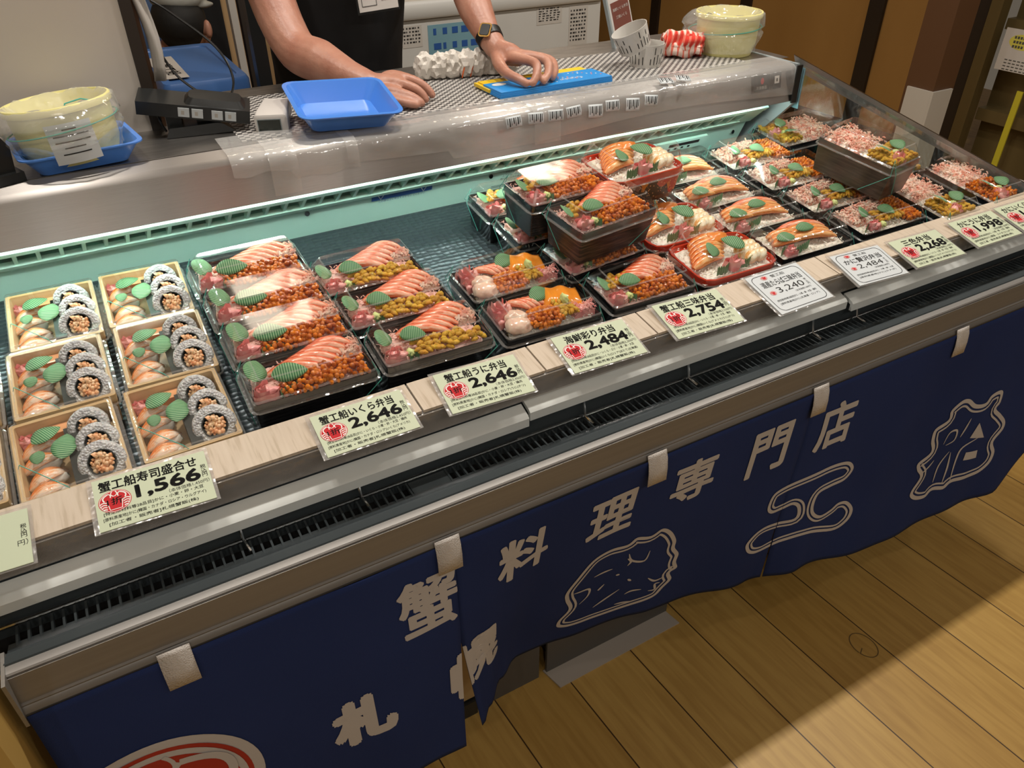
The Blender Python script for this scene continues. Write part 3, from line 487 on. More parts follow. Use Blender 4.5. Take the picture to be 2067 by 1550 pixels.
price_card(0.234, 0.830, 0.133, 0.074, 0.1, '蟹工船いくら弁当', '2,646', LN('2,450', 'かに・いくら・小麦・卵・大豆・鶏肉', 'かに(韓国・カナダ・ロシア)いくら(アメリカ)'), card_g, 0, 'pale green price card reading 2,646, the left one of two, for salmon roe bento')
price_card(0.420, 0.831, 0.133, 0.078, -3.0, '蟹工船うに弁当', '2,646', LN('2,450', 'かに・小麦・卵・大豆・鶏肉', 'かに(韓国・カナダ・ロシア)うに(チリ)'), card_g, 0, 'pale green price card reading 2,646, the right one of two, for sea urchin bento', 0.74)
price_card(0.627, 0.832, 0.135, 0.080, -2.0, '海鮮彩り弁当', '2,484', LN('2,300', 'かに・いくら・さけ・小麦・卵・大豆', 'かに(韓国)いくら(ロシア)ほたて(北海道)'), card_g, 0, 'pale green price card reading 2,484 in front of the scallop bento', 0.68)
price_card(0.830, 0.832, 0.138, 0.083, -2.5, '蟹工船三味弁当', '2,754', LN('2,550', 'かに・いくら・小麦・卵・大豆・鶏肉', 'かに(韓国)いくら(アメリカ)うに(チリ)'), card_g, 0, 'pale green price card reading 2,754 just left of the red octagonal box', 0.80)
price_card(1.035, 0.824, 0.128, 0.100, 0.5, '道産たらば三昧弁当', '3,240', LN('3,000', 'かに・小麦・卵・大豆・鶏肉', 'かに(北海道・ロシア)'), card_w, 1, 'squarish white bordered price card reading 3,240 in front of the red octagonal box')
price_card(1.237, 0.817, 0.126, 0.086, -3.5, 'かに贅沢弁当', '2,484', LN('2,300', 'かに・小麦・卵・大豆', 'かに(カナダ)'), card_w, 1, 'squarish white bordered price card reading 2,484 in front of the crab leg bentos')
price_card(1.399, 0.812, 0.138, 0.080, -1.8, '三色弁当', '2,268', LN('2,100', 'かに・いくら・小麦・卵・大豆・鶏肉', 'かに(韓国)いくら(アメリカ)うに(チリ)'), card_g, 0, 'pale green price card reading 2,268 in front of the three colour bentos', 0.56)
price_card(1.585, 0.813, 0.140, 0.082, -0.7, 'かにうに弁当', '1,998', LN('1,850', 'かに・小麦・卵・大豆・鶏肉', 'かに(韓国・カナダ)うに(チリ)'), card_g, 0, 'pale green price card reading 1,998, second from the right edge of the photo', 0.72)
price_card(1.744, 0.813, 0.150, 0.082, -1.0, 'かにいくら弁当', '1,998', LN('1,850', 'かに・いくら・小麦・卵・大豆', 'かに(韓国・カナダ)'), card_g, 0, 'pale green price card cut off by the right edge of the photo')
price_card(-0.245, 0.828, 0.133, 0.077, -2.0, None, '', ('円）', '', '', ''), card_g, 0, 'pale green price card cut off by the left edge of the photo', 0.6)

# ------------------------------------------------------------------ bento boxes
def part(mb, name, mats, root, **k):
    o = mb.build(name, mats, root, **k); PARTS.append(o); return o
def tray_part(root, w, d, H, m, ch=0.004, fill=0.007, rimw=0.0016, m2=None, name='tray', flare=0.006):
    mb = MB(); lp = [rloop(w-2*flare, d-2*flare, 0, ch), rloop(w-0.002, d-0.002, H-0.014, ch), rloop(w, d, H-0.0125, ch), rloop(w, d, H, ch), rloop(w-2*rimw, d-2*rimw, H, ch), rloop(w-2*rimw-0.004, d-2*rimw-0.004, H-fill, ch)]
    mis = [0, 1, 1, 1, 1, 1] if m2 else [0]*6
    mb.loft(lp, cap0=True, cap1=True, mis=mis); return part(mb, name, [m, m2 or m], root, smooth=30)
def lid_part(root, w, d, H, rise=0.022, inset=0.014, ch=0.006, fl=0.006, drop=0.0125, n=2):
    mb = MB(); z0 = H-drop
    lp = [rloop(w+2*fl, d+2*fl, z0, ch+fl, n), rloop(w+2*fl, d+2*fl, z0+0.0012, ch+fl, n), rloop(w+0.003, d+0.003, z0+0.0025, ch, n), rloop(w+0.002, d+0.002, H+0.003, ch, n),
          rloop(w-0.002, d-0.002, H+0.0055, ch, n), rloop(w-2*inset, d-2*inset, H+rise-0.0015, ch, n), rloop(w-2*inset-0.004, d-2*inset-0.004, H+rise, ch, n)]
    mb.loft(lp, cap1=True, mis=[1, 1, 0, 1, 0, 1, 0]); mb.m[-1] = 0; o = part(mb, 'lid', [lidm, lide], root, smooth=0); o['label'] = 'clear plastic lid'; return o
def band_part(root, w, d, H, rise, corners=True):
    mb = MB(); a, b_ = w/2+0.007, d/2+0.007
    for sx, sy in ((1, -1), (-1, 1)) if corners else ():
        mb = MB()
        P = [(sx*a*0.35, sy*(b_-0.009), 0.004), (sx*(a-0.004), sy*b_, H-0.011), (sx*(a-0.013), sy*(b_-0.012), H+rise*0.55), (sx*(a-0.001), sy*(b_-0.016), H-0.011), (sx*(a-0.010), sy*b_*0.1, 0.004)]
        mb.tube(P, 0.0007, 5); q_ = part(mb, 'band', [band_m], root)
    if not corners:
        mb.tube([(-w/2-0.004, -d*0.05, H-0.016), (-w/2+0.006, -d*0.07, H+rise+0.0006), (-w*0.1, -d/2+0.004, H+rise+0.0006), (w*0.03, -d/2-0.004, H-0.016)], 0.0006, 5); return part(mb, 'band', [band_m], root)
def flakes(mb, n, region, z, rnd, ln=0.007, r=0.0011, zr=0.006):
    x0, x1, y0, y1 = region
    for i in range(n):
        x, y = rnd.uniform(x0, x1), rnd.uniform(y0, y1); a = rnd.uniform(0, 2*pi); t = rnd.uniform(-0.5, 0.7); l_ = ln*rnd.uniform(0.5, 1.2); zz = z+rnd.uniform(0, zr)
        dx, dy, dz = cos(a)*cos(t)*l_/2, sin(a)*cos(t)*l_/2, sin(t)*l_/2
        mb.tube([(x-dx, y-dy, zz-dz), (x, y, zz+0.0008), (x+dx, y+dy, zz+dz)], [r*0.6, r, r*0.5], 4, up=(0, 0, 1))
def mound(mb, region, z, hgt, rnd, n=14, rough=0.0015):
    x0, x1, y0, y1 = region; sd = rnd.random()*50
    def f(u, v):
        e = (sin(pi*u)*sin(pi*v))**0.35 if 0 < u < 1 and 0 < v < 1 else 0
        return (x0+(x1-x0)*u, y0+(y1-y0)*v, z+hgt*e+rough*mn.noise(Vector((u*9+sd, v*7, 1)))*1.5)
    mb.grid(f, n, n)
def leg(root, p0, p1, arch, r0, m, name='crab_leg', side=0.0, label=None, flat=0.7):
    r0 *= 1.12
    a, b_ = Vector(p0), Vector(p1); c = (a+b_)/2+Vector((0, 0, arch)); d = (b_-a).normalized(); c += Vector((-d.y, d.x, 0))*side
    ps = bez(a, c, b_, 8); mb = MB(); mb.tube(ps, [r0*k for k in (0.45, 0.85, 1.0, 1.05, 1.0, 0.95, 0.85, 0.65, 0.3)], 10, flat=flat); o = part(mb, name, [m], root, smooth=60); return o
def leaf(root, x, y, z, rz, ln, wd, lean, bend=0.004):
    mb = MB(); M = Matrix.Translation((x, y, z)) @ Matrix.Rotation(rz, 4, 'Z') @ Matrix.Rotation(lean, 4, 'X')
    def f(u, v):
        e = (max(0, sin(pi*u**0.8)))**0.75; yy = (2*v-1)*e*wd/2
        return (ln*(u-0.5), yy, bend*sin(pi*u)+0.0008*cos(yy/wd*3))
    mb.grid(f, 14, 4, M=M); return part(mb, 'leaf_divider', [leaf_m], root, smooth=20, solid=0.0003)
def frill(root, pts, z, hgt):     # saw-toothed green grass strip standing on edge
    mb = MB(); P = [Vector((*p, z)) for p in pts]; v = []; f = []; ds = []
    N_ = 14
    for i in range(N_+1):
        t = i/N_*(len(P)-1); k_ = min(int(t), len(P)-2); p = P[k_].lerp(P[k_+1], t-k_); ds.append(p)
    for i, p in enumerate(ds):
        v += [tuple(p), (p.x, p.y+0.002, p.z+hgt*(0.75+0.25*(i % 2)))]
    o = len(mb.v); mb.v += v
    for i in range(N_): mb.face((o+2*i, o+2*i+2, o+2*i+3, o+2*i+1), 0, [(i/N_, 0), ((i+1)/N_, 0), ((i+1)/N_, 1), (i/N_, 1)])
    return part(mb, 'grass_divider', [leaf_m], root, solid=0.0004, smooth=0)
def ginger(root, x, y, z, s, rnd):
    mb = MB(); s *= 1.18
    for k in range(4):
        a0 = rnd.uniform(0, 6.28); r0 = s*(0.25+0.2*k)
        def f(u, v, a0=a0, r0=r0, k=k):
            a = a0+u*3.6; r = r0*(1+0.12*sin(5*u*pi+k))+0.25*s*(1-v)*0.4
            return (x+r*cos(a), y+r*0.8*sin(a), z+s*(0.95-0.14*k)*v*(1+0.15*sin(7*u+k))-0.0005)
        mb.grid(f, 12, 4)
    mb.ico((x, y, z+s*0.25), s*0.62, 2, sc=(1, 0.85, 0.75), bumpy=0.5, seed=rnd.random()*9)
    mb.ico((x+0.3*s, y-0.2*s, z+s*0.45), s*0.42, 2, sc=(1.2, 0.7, 0.6), bumpy=0.6, seed=rnd.random()*9)
    return part(mb, 'pickled_ginger', [ginger_m], root, smooth=70)
def lump(root, name, m, x, y, z, r, sc=(1, 1, 0.7), bumpy=0.4, sd=1):
    mb = MB(); mb.ico((x, y, z), r, 3, sc=sc, bumpy=bumpy, seed=sd); return part(mb, name, [m], root, smooth=80)
def roe(root, test, box, z, rnd, r=0.0035, n=120, dome=0.004):
    n = int(n*1.4); mb = MB(); x0, x1, y0, y1 = box; pts = []; tries = 0
    while len(pts) < n and tries < n*40:
        tries += 1; x, y = rnd.uniform(x0, x1), rnd.uniform(y0, y1)
        if not test(x, y): continue
        lay = 0 if rnd.random() < 0.62 else 1
        zz = z+lay*r*1.25+dome*(1-((x-(x0+x1)/2)/(x1-x0)*2)**2)*(1-((y-(y0+y1)/2)/(y1-y0)*2)**2)
        if any((x-p[0])**2+(y-p[1])**2+(zz-p[2])**2 < (1.36*r)**2 for p in pts): continue
        pts.append((x, y, zz)); mb.ico((x, y, zz), r*rnd.uniform(0.9, 1.1), 2)
    o = part(mb, 'salmon_roe', [roe_m], root, smooth=80); o['kind'] = 'stuff'; return o
def urchin(root, spots, z, rnd, L=0.012, r=0.0034):
    mb = MB()
    for x, y, a in spots:
        for k in range(4):
            aa = a+rnd.uniform(-0.4, 0.4); d = Vector((cos(aa), sin(aa), 0))*L*rnd.uniform(0.7, 1.1)/2; c = Vector((x+rnd.uniform(-.0045, .0045), y+rnd.uniform(-.0045, .0045), z+0.0016*k+rnd.uniform(0, .002)))
            mb.tube([c-d, c-d*0.4+Vector((0, 0, .0015)), c+d*0.4+Vector((0, 0, .0015)), c+d], [r*0.35, r, r*1.05, r*0.4], 9, flat=0.8)
    return part(mb, 'sea_urchin', [uni_m], root, smooth=70)
def fan(root, z, m, n=6, r=0.0068, x0=-0.040, y0=0.030, x1=0.045, y1=-0.022, arch=0.010, sp=(0.0145, 0.0045), col=None, side=0.012):
    for k in range(n):
        leg(root, (x0+0.0115*k, y0+0.0042*k, z+0.001), (x1+0.0085*k, y1+0.0075*k, z), arch+0.0008*k, r*(1-0.02*k), m, side=side)

def base_bento(name, w, d, H, tm, rnd, rice=rice_m, fl=('flakes', 260), m2=None, rise=0.022, ch=0.004, fillz=0.007, lidch=0.006, rimw=0.0016):
    root = empty(name); tray_part(root, w, d, H, tm, ch=ch, m2=m2, fill=fillz, rimw=rimw)
    z = H-fillz; mb = MB(); reg = (-w/2+0.004, w/2-0.004, -d/2+0.004, d/2-0.004); mound(mb, reg, z-0.002, 0.006, rnd)
    mb2 = mb; flakes(mb2, int(fl[1]*1.5), (reg[0]+0.004, reg[1]-0.004, reg[2]+0.003, reg[3]-0.003), z+0.002, rnd, ln=0.006, r=0.0010, zr=0.005)
    o = part(mb2, 'rice_bed', [rice], root, smooth=60); o['kind'] = 'stuff'
    return root, z
def fluff(root, region, z, n, rnd, m=None, name='crab_flakes', h=0.008):
    mb = MB(); mound(mb, region, z-0.001, h, rnd, 10, 0.003); x0, x1, y0, y1 = region; flakes(mb, n, (x0+0.002, x1-0.002, y0+0.002, y1-0.002), z+h*0.45, rnd, 0.0075, 0.0016, h*0.7)
    o = part(mb, name, [m or flake_m], root, smooth=60); o['kind'] = 'stuff'; return o

def fatten(root, z, kx=1.10, ky=1.13, kz=1.22):
    for p in PARTS:
        if p.parent == root and p.name.split('.')[0] not in ('tray', 'rice_bed', 'lid', 'band'):
            for v in p.data.vertices: v.co.x = max(-0.085, min(0.085, v.co.x*kx)); v.co.y *= ky; v.co.z = z+(v.co.z-z)*kz
def ikura_bento(seed=1, H=0.082, tm=None, d=0.086):
    rnd = random.Random(seed); w = 0.177; root, z = base_bento('salmon_roe_bento', w, d, H, tm or tray_w, rnd, pinkrice, m2=tray_b)
    fan(root, z+0.007, leg_m, 6, 0.0074, x0=-0.050, y0=0.008, x1=0.028, y1=-0.014, arch=0.014)
    fluff(root, (0.040, 0.078, 0.006, 0.036), z+0.003, 160, rnd, h=0.008)
    roe(root, lambda x, y: y < -0.004-0.10*(x-0.07) and y < 0.30*(x+0.055), (-0.042, 0.070, -0.037, 0.004), z+0.007, rnd, n=120)
    leaf(root, -0.064, 0.014, z+0.014, R(70), 0.040, 0.030, R(25)); leaf(root, -0.026, -0.012, z+0.019, R(-8), 0.046, 0.024, R(30)); frill(root, [(-0.045, -0.034), (-0.028, -0.030), (-0.016, -0.024)], z+0.002, 0.014)
    ginger(root, -0.060, -0.022, z+0.003, 0.017, rnd)
    fatten(root, z); lid_part(root, w, d, H, rise=0.030); band_part(root, w, d, H, 0.030); return root
def uni_bento(seed=2, H=0.080, tm=None, d=0.090, both=False, name='sea_urchin_bento'):
    rnd = random.Random(seed); w = 0.174; root, z = base_bento(name, w, d, H, tm or tray_w, rnd, pinkrice, m2=tray_b)
    fan(root, z+0.008, leg_m, 6, 0.0074, x0=-0.044, y0=0.015, x1=0.030, y1=-0.007, arch=0.014)
    fluff(root, (0.045, 0.078, 0.008, 0.036), z+0.003, 150, rnd, h=0.008)
    sp = [(-0.026+0.0125*i, -0.033+0.010*j, rnd.uniform(-0.6, 0.6)) for i in range(8) for j in range(2+(i < 6))]+[(-0.036, 0.004, 0.3), (-0.026, 0.010, -0.2), (-0.014, 0.004, 0)]
    if both:
        sp = [(-0.050, 0.014, 0.3), (-0.040, 0.006, -0.2), (-0.046, 0.022, 0), (-0.034, 0.016, 0.5), (-0.030, 0.006, 0), (-0.024, 0.016, 0.2), (-0.056, 0.002, 0), (-0.022, 0.004, .3)]
        roe(root, lambda x, y: y < 0.0-0.10*(x-0.05) and x > -0.030, (-0.028, 0.066, -0.038, 0.006), z+0.007, rnd, n=110)
    urchin(root, sp, z+0.009, rnd)
    leaf(root, -0.066, 0.012, z+0.013, R(75), 0.036, 0.026, R(25)); leaf(root, -0.028, -0.006, z+0.020, R(-20), 0.036, 0.022, R(25)); frill(root, [(-0.044, -0.034), (-0.036, -0.028), (-0.030, -0.034)], z+0.002, 0.012)
    ginger(root, -0.060, -0.024, z+0.003, 0.0155, rnd); lump(root, 'wasabi', wasabi_m, -0.040, -0.026, z+0.010, 0.0062)
    fatten(root, z); lid_part(root, w, d, H, rise=0.030); band_part(root, w, d, H, 0.030); return root
def kaisen_bento(seed=3, H=0.062):
    rnd = random.Random(seed); w, d = 0.178, 0.098; root, z = base_bento('seafood_bento', w, d, H, tray_b, rnd, rice_m)
    ginger(root, -0.066, 0.018, z+0.004, 0.022, rnd); ginger(root, -0.078, -0.002, z+0.002, 0.013, rnd)
    for k, (x, y, rr) in enumerate(((-0.054, -0.024, 0.0215), (-0.050, -0.008, 0.018))):
        mb = MB(); mb.ico((x, y, z+0.010+0.003*k), rr, 3, sc=(1, 0.85, 0.5), bumpy=0.25, seed=k+2); part(mb, 'scallop', [scallop_m], root, smooth=80)
    for k in range(4): leg(root, (-0.044+0.009*k, 0.036-0.001*k, z+0.006), (-0.014+0.009*k, 0.006+0.001*k, z+0.008), 0.012, 0.0062, leg_m)
    roe(root, lambda x, y: (x+0.008)**2/0.032**2+(y+0.022)**2/0.022**2 < 1, (-0.038, 0.024, -0.042, 0.0), z+0.008, rnd, n=105, dome=0.007)
    urchin(root, [(0.022+0.008*(i % 3), -0.030+0.009*(i//3), 1.2+0.3*i) for i in range(12)], z+0.011, rnd)
    mb = MB()
    def f(u, v):
        a = (u-0.5)*0.078; b_ = (v-0.5)*0.050; e = (1-(2*abs(u-0.5))**4)*(1-(2*abs(v-0.5))**4)
        return (0.042+a*0.8+b_*0.25, 0.014+b_+a*-0.25, z+0.006+0.013*e+0.002*sin(u*14))
    mb.grid(f, 16, 12); part(mb, 'salmon_slice', [salmon_m], root, smooth=80, solid=0.003)
    leaf(root, 0.008, 0.026, z+0.016, R(20), 0.040, 0.026, R(20)); frill(root, [(-0.004, 0.018), (0.010, 0.016)], z+0.004, 0.014)
    mb = MB(); mound(mb, (0.040, 0.082, -0.034, -0.012), z, 0.014, rnd, 12, 0.003); flakes(mb, 150, (0.042, 0.080, -0.032, -0.014), z+0.008, rnd, 0.006, 0.0012, 0.008); part(mb, 'minced_tuna', [ginger_m], root)
    lump(root, 'wasabi', wasabi_m, 0.036, -0.006, z+0.021, 0.0075, (0.8, 1.2, 0.9))
    fatten(root, z, 1.06, 1.08); lid_part(root, w, d, H, rise=0.032); band_part(root, w, d, H, 0.032); return root
def red_bento(seed=4, H=0.062):
    rnd = random.Random(seed); w, d = 0.182, 0.122; root, z = base_bento('red_octagonal_bento', w, d, H, pat_m, rnd, rice_m, m2=red_m, ch=0.022, fl=('flakes', 300), rimw=0.0035)
    for k in range(6): leg(root, (-0.074+0.007*k, -0.014+0.011*k, z+0.006), (-0.004+0.008*k, -0.006+0.0095*k, z+0.008), 0.012, 0.0088, leg_o, name='grilled_crab_leg', flat=0.75, side=0.006)
    mb = MB(); mb.ico((0.012, 0.036, z+0.014), 0.020, 3, sc=(1.25, 0.75, 0.45), bumpy=0.35, seed=5); part(mb, 'crab_meat', [leg_o], root, smooth=80)
    for k in range(9): leg(root, (0.026+0.010*(k % 3), -0.034+0.013*(k//3)+0.004*(k % 2), z+0.004), (0.052+0.009*(k % 3), -0.020+0.014*(k//3), z+0.010), 0.010, 0.0092, claw_m, name='crab_claw_meat')
    leaf(root, -0.030, 0.0, z+0.022, R(55), 0.040, 0.026, R(20)); leaf(root, 0.018, 0.002, z+0.022, R(120), 0.042, 0.026, R(-15)); frill(root, [(-0.046, -0.040), (-0.030, -0.042), (-0.018, -0.036)], z+0.002, 0.016); frill(root, [(0.006, -0.036), (0.018, -0.040), (0.034, -0.034)], z+0.002, 0.016)
    ginger(root, -0.006, -0.034, z+0.005, 0.0165, rnd)
    fatten(root, z, 1.12, 1.14); lid_part(root, w, d, H, rise=0.040, inset=0.010, ch=0.024, n=2); return root
def crab_bento(seed=5, H=0.052):
    rnd = random.Random(seed); w, d = 0.186, 0.100; root, z = base_bento('crab_leg_bento', w, d, H, tray_b, rnd, rice_m)
    for k in range(4): leg(root, (-0.040+0.004*k, 0.000+0.0115*k, z+0.007), (0.068+0.002*k, -0.022+0.0125*k, z+0.007), 0.018, 0.0082, leg_o if k < 3 else leg_m, name='crab_leg')
    for k in range(3): leg(root, (-0.072+0.004*k, 0.000+0.012*k, z+0.006), (-0.016+0.006*k, -0.012+0.012*k, z+0.012), 0.010, 0.0080, leg_o, name='crab_leg')
    leaf(root, -0.050, -0.006, z+0.018, R(-12), 0.040, 0.022, R(15)); leaf(root, 0.000, 0.000, z+0.024, R(-12), 0.040, 0.020, R(20)); frill(root, [(-0.052, -0.038), (-0.034, -0.034), (-0.018, -0.030), (-0.006, -0.026)], z+0.002, 0.016)
    frill(root, [(-0.078, -0.030), (-0.064, -0.024)], z+0.002, 0.014); ginger(root, -0.056, -0.030, z+0.003, 0.0135, rnd)
    fatten(root, z, 1.06, 1.08); lid_part(root, w, d, H, rise=0.032); band_part(root, w, d, H, 0.032); return root
def tricolour_bento(seed=6, H=0.052, name='three_colour_bento', tm=None):
    rnd = random.Random(seed); w, d = 0.186, 0.100; root, z = base_bento(name, w, d, H, tm or tray_b, rnd, rice_m)
    fluff(root, (-0.084, -0.036, -0.012, 0.040), z+0.002, 220, rnd, h=0.008); fluff(root, (-0.036, 0.030, 0.010, 0.044), z+0.002, 220, rnd, h=0.014)
    urchin(root, [(-0.016+0.010*i, -0.022+0.010*j, 0.3*i-0.4*j) for i in range(6) for j in range(3)], z+0.008, rnd)
    roe(root, lambda x, y: True, (0.044, 0.082, -0.038, 0.036), z+0.007, rnd, n=120)
    leaf(root, -0.046, 0.004, z+0.018, R(40), 0.036, 0.024, R(20)); leaf(root, 0.004, -0.010, z+0.020, R(-65), 0.034, 0.020, R(25)); frill(root, [(-0.074, -0.036), (-0.056, -0.026)], z+0.002, 0.014)
    ginger(root, -0.046, -0.030, z+0.003, 0.0145, rnd); lump(root, 'wasabi', wasabi_m, -0.022, -0.032, z+0.009, 0.0065)
    fatten(root, z, 1.06, 1.08); lid_part(root, w, d, H, rise=0.032); band_part(root, w, d, H, 0.032); return root
def crab_uni_bento(seed=7, H=0.052, top='uni', name='crab_and_sea_urchin_bento', tm=None, w=0.186, d=0.112):
    rnd = random.Random(seed); root, z = base_bento(name, w, d, H, tm or tray_b, rnd, rice_m)
    # long side runs front to back (x = long axis before it is turned)
    fluff(root, (-0.004, w/2-0.008, -0.046, 0.046), z+0.002, 420, rnd, h=0.012)
    if top == 'uni': urchin(root, [(-0.078+0.011*i, -0.036+0.012*j, 0.4*i+j) for i in range(6) for j in range(7)], z+0.006, rnd)
    else: roe(root, lambda x, y: True, (-0.072, -0.004, -0.044, 0.044), z+0.006, rnd, n=150)
    leaf(root, -0.034, 0.022, z+0.020, R(10), 0.038, 0.026, R(15)); leaf(root, -0.040, -0.022, z+0.020, R(-20), 0.038, 0.026, R(-15))
    ginger(root, -0.066, 0.004, z+0.004, 0.0165, rnd); lump(root, 'wasabi', wasabi_m, -0.050, -0.008, z+0.014, 0.0065)
    fatten(root, z, 1.06, 1.08); lid_part(root, w, d, H, rise=0.032); band_part(root, w, d, H, 0.032); return root
def sushi_box(seed=8, H=0.052):
    rnd = random.Random(seed); w, d = 0.126, 0.150; root = empty('sushi_assortment_box'); tray_part(root, w, d, H, tray_p, ch=0.003, fill=0.030, rimw=0.0055, flare=0.003); z = H-0.030
    for k, (x, y, rr) in enumerate(((0.033, -0.038, 0.0290), (0.034, 0.004, 0.0270), (0.028, 0.042, 0.0260))):
        M = Matrix.Translation((x, y, z+rr*0.78)) @ Matrix.Rotation(R(-(46-5*k)), 4, 'X')   # roll axis = local y, face to the front and up
        mb = MB(); n_ = 22; T_ = 0.017; ci = 0.56; sx_ = 0.002
        ring = lambda r_, yy, sd: [(r_*(1+0.05*mn.noise(Vector((cos(t)*2, sin(t)*2, sd))))*cos(t), yy, r_*(1+0.035*mn.noise(Vector((cos(t)*2, sin(t)*2, sd))))*sin(t)) for t in [2*pi*q/n_ for q in range(n_)]]
        mb.loft([ring(rr*ci, -T_-0.0005, 1), ring(rr*0.75, -T_-0.0014, 2), ring(rr*0.94, -T_-0.0004, 3), ring(rr, -T_+0.0035, 3), ring(rr, T_-0.006, 4), ring(rr*0.9, T_, 4), ring(rr*0.1, T_, 4)], 0, M=M, cap1=True)
        o = part(mb, 'rice_roll', [rollrice], root, smooth=70)
        mb = MB(); mb.loft([ring(rr*0.535, -T_+0.0035, 1), ring(rr*0.54, -T_-0.0022, 1), ring(rr*0.59, -T_-0.0022, 1), ring(rr*0.61, -T_+0.003, 1)], 0, M=M); p2 = part(mb, 'nori', [nori_m], o, smooth=60)
        mb = MB()
        for q in range(34):
            t = q*2.4; r_ = rr*0.46*sqrt((q+0.5)/34); mb.ico((r_*cos(t), -T_-0.0008-0.0015*sin(q*1.7), r_*sin(t)), rr*(0.11+0.03*sin(q*3.1)), 1, sc=(1, 0.8, 1), bumpy=0.9, seed=q, M=M)
        part(mb, 'filling', [fill_m], o, smooth=80)
    mb = MB(); mb.box(-0.002, 0.013, -0.066, 0.040, z+0.001, z+0.030); part(mb, 'seaweed_strip', [nori_m], root)
    for k, (x, y) in enumerate(((-0.036, -0.052), (-0.032, -0.026), (-0.036, 0.004), (-0.034, 0.032))):
        mb = MB(); mb.ico((x, y, z+0.010), 0.012, 3, sc=(1.95, 0.92, 0.85), bumpy=0.15, seed=k); o = part(mb, 'sushi_rice', [rice_m], root, smooth=80)
        mb = MB(); a = R(18); dx, dy = cos(a)*0.024, sin(a)*0.024
        mb.tube(bez((x-dx, y-dy, z+0.010), (x, y, z+0.034), (x+dx, y+dy, z+0.010), 9), [0.004, 0.0075, 0.0095, 0.011, 0.0115, 0.0115, 0.0105, 0.0085, 0.006, 0.003], 10, flat=0.42); part(mb, 'shrimp', [shrimp_m], o, smooth=70)
    ginger(root, -0.050, 0.056, z+0.006, 0.014, rnd); mb = MB(); mb.box(-0.022, 0.008, 0.050, 0.068, z, z+0.018); part(mb, 'egg_omelette', [shrimp_m], root)
    leaf(root, -0.022, 0.034, z+0.032, R(25), 0.040, 0.030, R(-5)); leaf(root, -0.004, 0.002, z+0.033, R(75), 0.046, 0.030, R(4)); leaf(root, -0.036, -0.002, z+0.031, R(80), 0.024, 0.018, R(0))
    lid_part(root, w, d, H, rise=0.006, inset=0.003, ch=0.004, fl=0.005, drop=0.016)
    band_part(root, w, d, H, 0.006, corners=False)
    mb = MB(); M = Matrix.Translation((0.022, -d/2-0.0008, H-0.026)) @ Matrix.Rotation(R(90), 4, 'X')
    emblem(mb, 0, 0, 0.017, 0.013, 0, txt=False); part(mb, 'red_stamp', [stamp, tray_p, stamp], root); return root
def put(proto, spots, cat, group):
    first = True
    for (u, v, h, rz, lab) in spots:
        M = deckM(u, v, h, R(rz)); o = proto if first else copy_tree(proto, M)
        o.matrix_world = M; first = False; tag(o, lab, cat, group)
GB = 'boxed bentos in the display case'
put(sushi_box(), [(0.018, 0.072, 0, 1.0, 'sushi box in pine-print tray, front of the column beside the roe bentos'), (0.026, 0.226, 0, -1.0, 'sushi box in pine-print tray, middle of the column beside the roe bentos'), (0.026, 0.378, 0, -1.5, 'sushi box in pine-print tray, back of the column beside the roe bentos'),
    (-0.124, 0.066, 0, 1.5, 'sushi box in pine-print tray, front of the second sushi column from the left'), (-0.118, 0.222, 0, 0, 'sushi box in pine-print tray, middle of the second sushi column from the left'), (-0.110, 0.376, 0, -1.0, 'sushi box in pine-print tray, back of the second sushi column from the left'),
    (-0.262, 0.078, 0, 1.0, 'sushi box cut off by the left edge of the photo, nearest the price cards'), (-0.262, 0.236, 0, 0, 'sushi box cut off by the left edge of the photo, nearest the mint wall')], 'sushi box', 'boxes of assorted sushi')
put(ikura_bento(), [(0.193, 0.050, 0, -0.5, 'orange salmon roe bento at the front of its column, above the 2,646 card'), (0.194, 0.148, 0, 0.8, 'orange salmon roe bento second from the front of its column'), (0.192, 0.243, 0, 0, 'orange salmon roe bento third from the front of its column'), (0.187, 0.337, 0, 0.5, 'orange salmon roe bento at the back of its column, near the mint wall')], 'bento', GB)
put(uni_bento(), [(0.384, 0.050, 0, -1, 'sea urchin and crab bento at the front of the three-deep column'), (0.371, 0.153, 0, 0, 'sea urchin and crab bento in the middle of the three-deep column'), (0.362, 0.253, 0, 1, 'sea urchin and crab bento at the back of the three-deep column')], 'bento', GB)
put(kaisen_bento(), [(0.588, 0.054, 0, -1.5, 'scallop, roe and salmon slice bento nearest the 2,484 card'), (0.584, 0.165, 0, 1.0, 'scallop, roe and salmon slice bento behind its twin')], 'bento', GB)
sanmi = uni_bento(12, 0.062, tray_b, 0.098, True, 'three_delicacies_bento')
put(sanmi, [(0.790, 0.052, 0, -1.0, 'crab, roe and sea urchin bento behind the 2,754 card'), (0.772, 0.174, 0, 6, 'crab, roe and sea urchin bento carrying the brown woodgrain box'), (0.742, 0.292, 0, 0, 'crab, roe and sea urchin bento under the black stacked box'), (0.738, 0.400, 0, 0, 'crab, roe and sea urchin bento behind the stack, near the mint wall')], 'bento', GB)
top1 = uni_bento(13, 0.064, tray_br, 0.098, True, 'three_delicacies_bento')
put(top1, [(0.765, 0.158, 0.094, 7, 'brown woodgrain bento stacked on top of another, nearest the front')], 'bento', GB)
top2 = uni_bento(14, 0.064, tray_w, 0.098, True, 'three_delicacies_bento')
put(top2, [(0.738, 0.262, 0.094, 2, 'black bento stacked behind the brown woodgrain one')], 'bento', GB)
put(red_bento(), [(0.990, 0.062, 0, -0.5, 'red octagonal bento on the deck, nearest the front'), (0.975, 0.192, 0, 1, 'red octagonal bento on the deck behind its twin'), (0.935, 0.300, 0.088, 4, 'red octagonal bento stacked high, showing its festive printed side')], 'bento', GB)
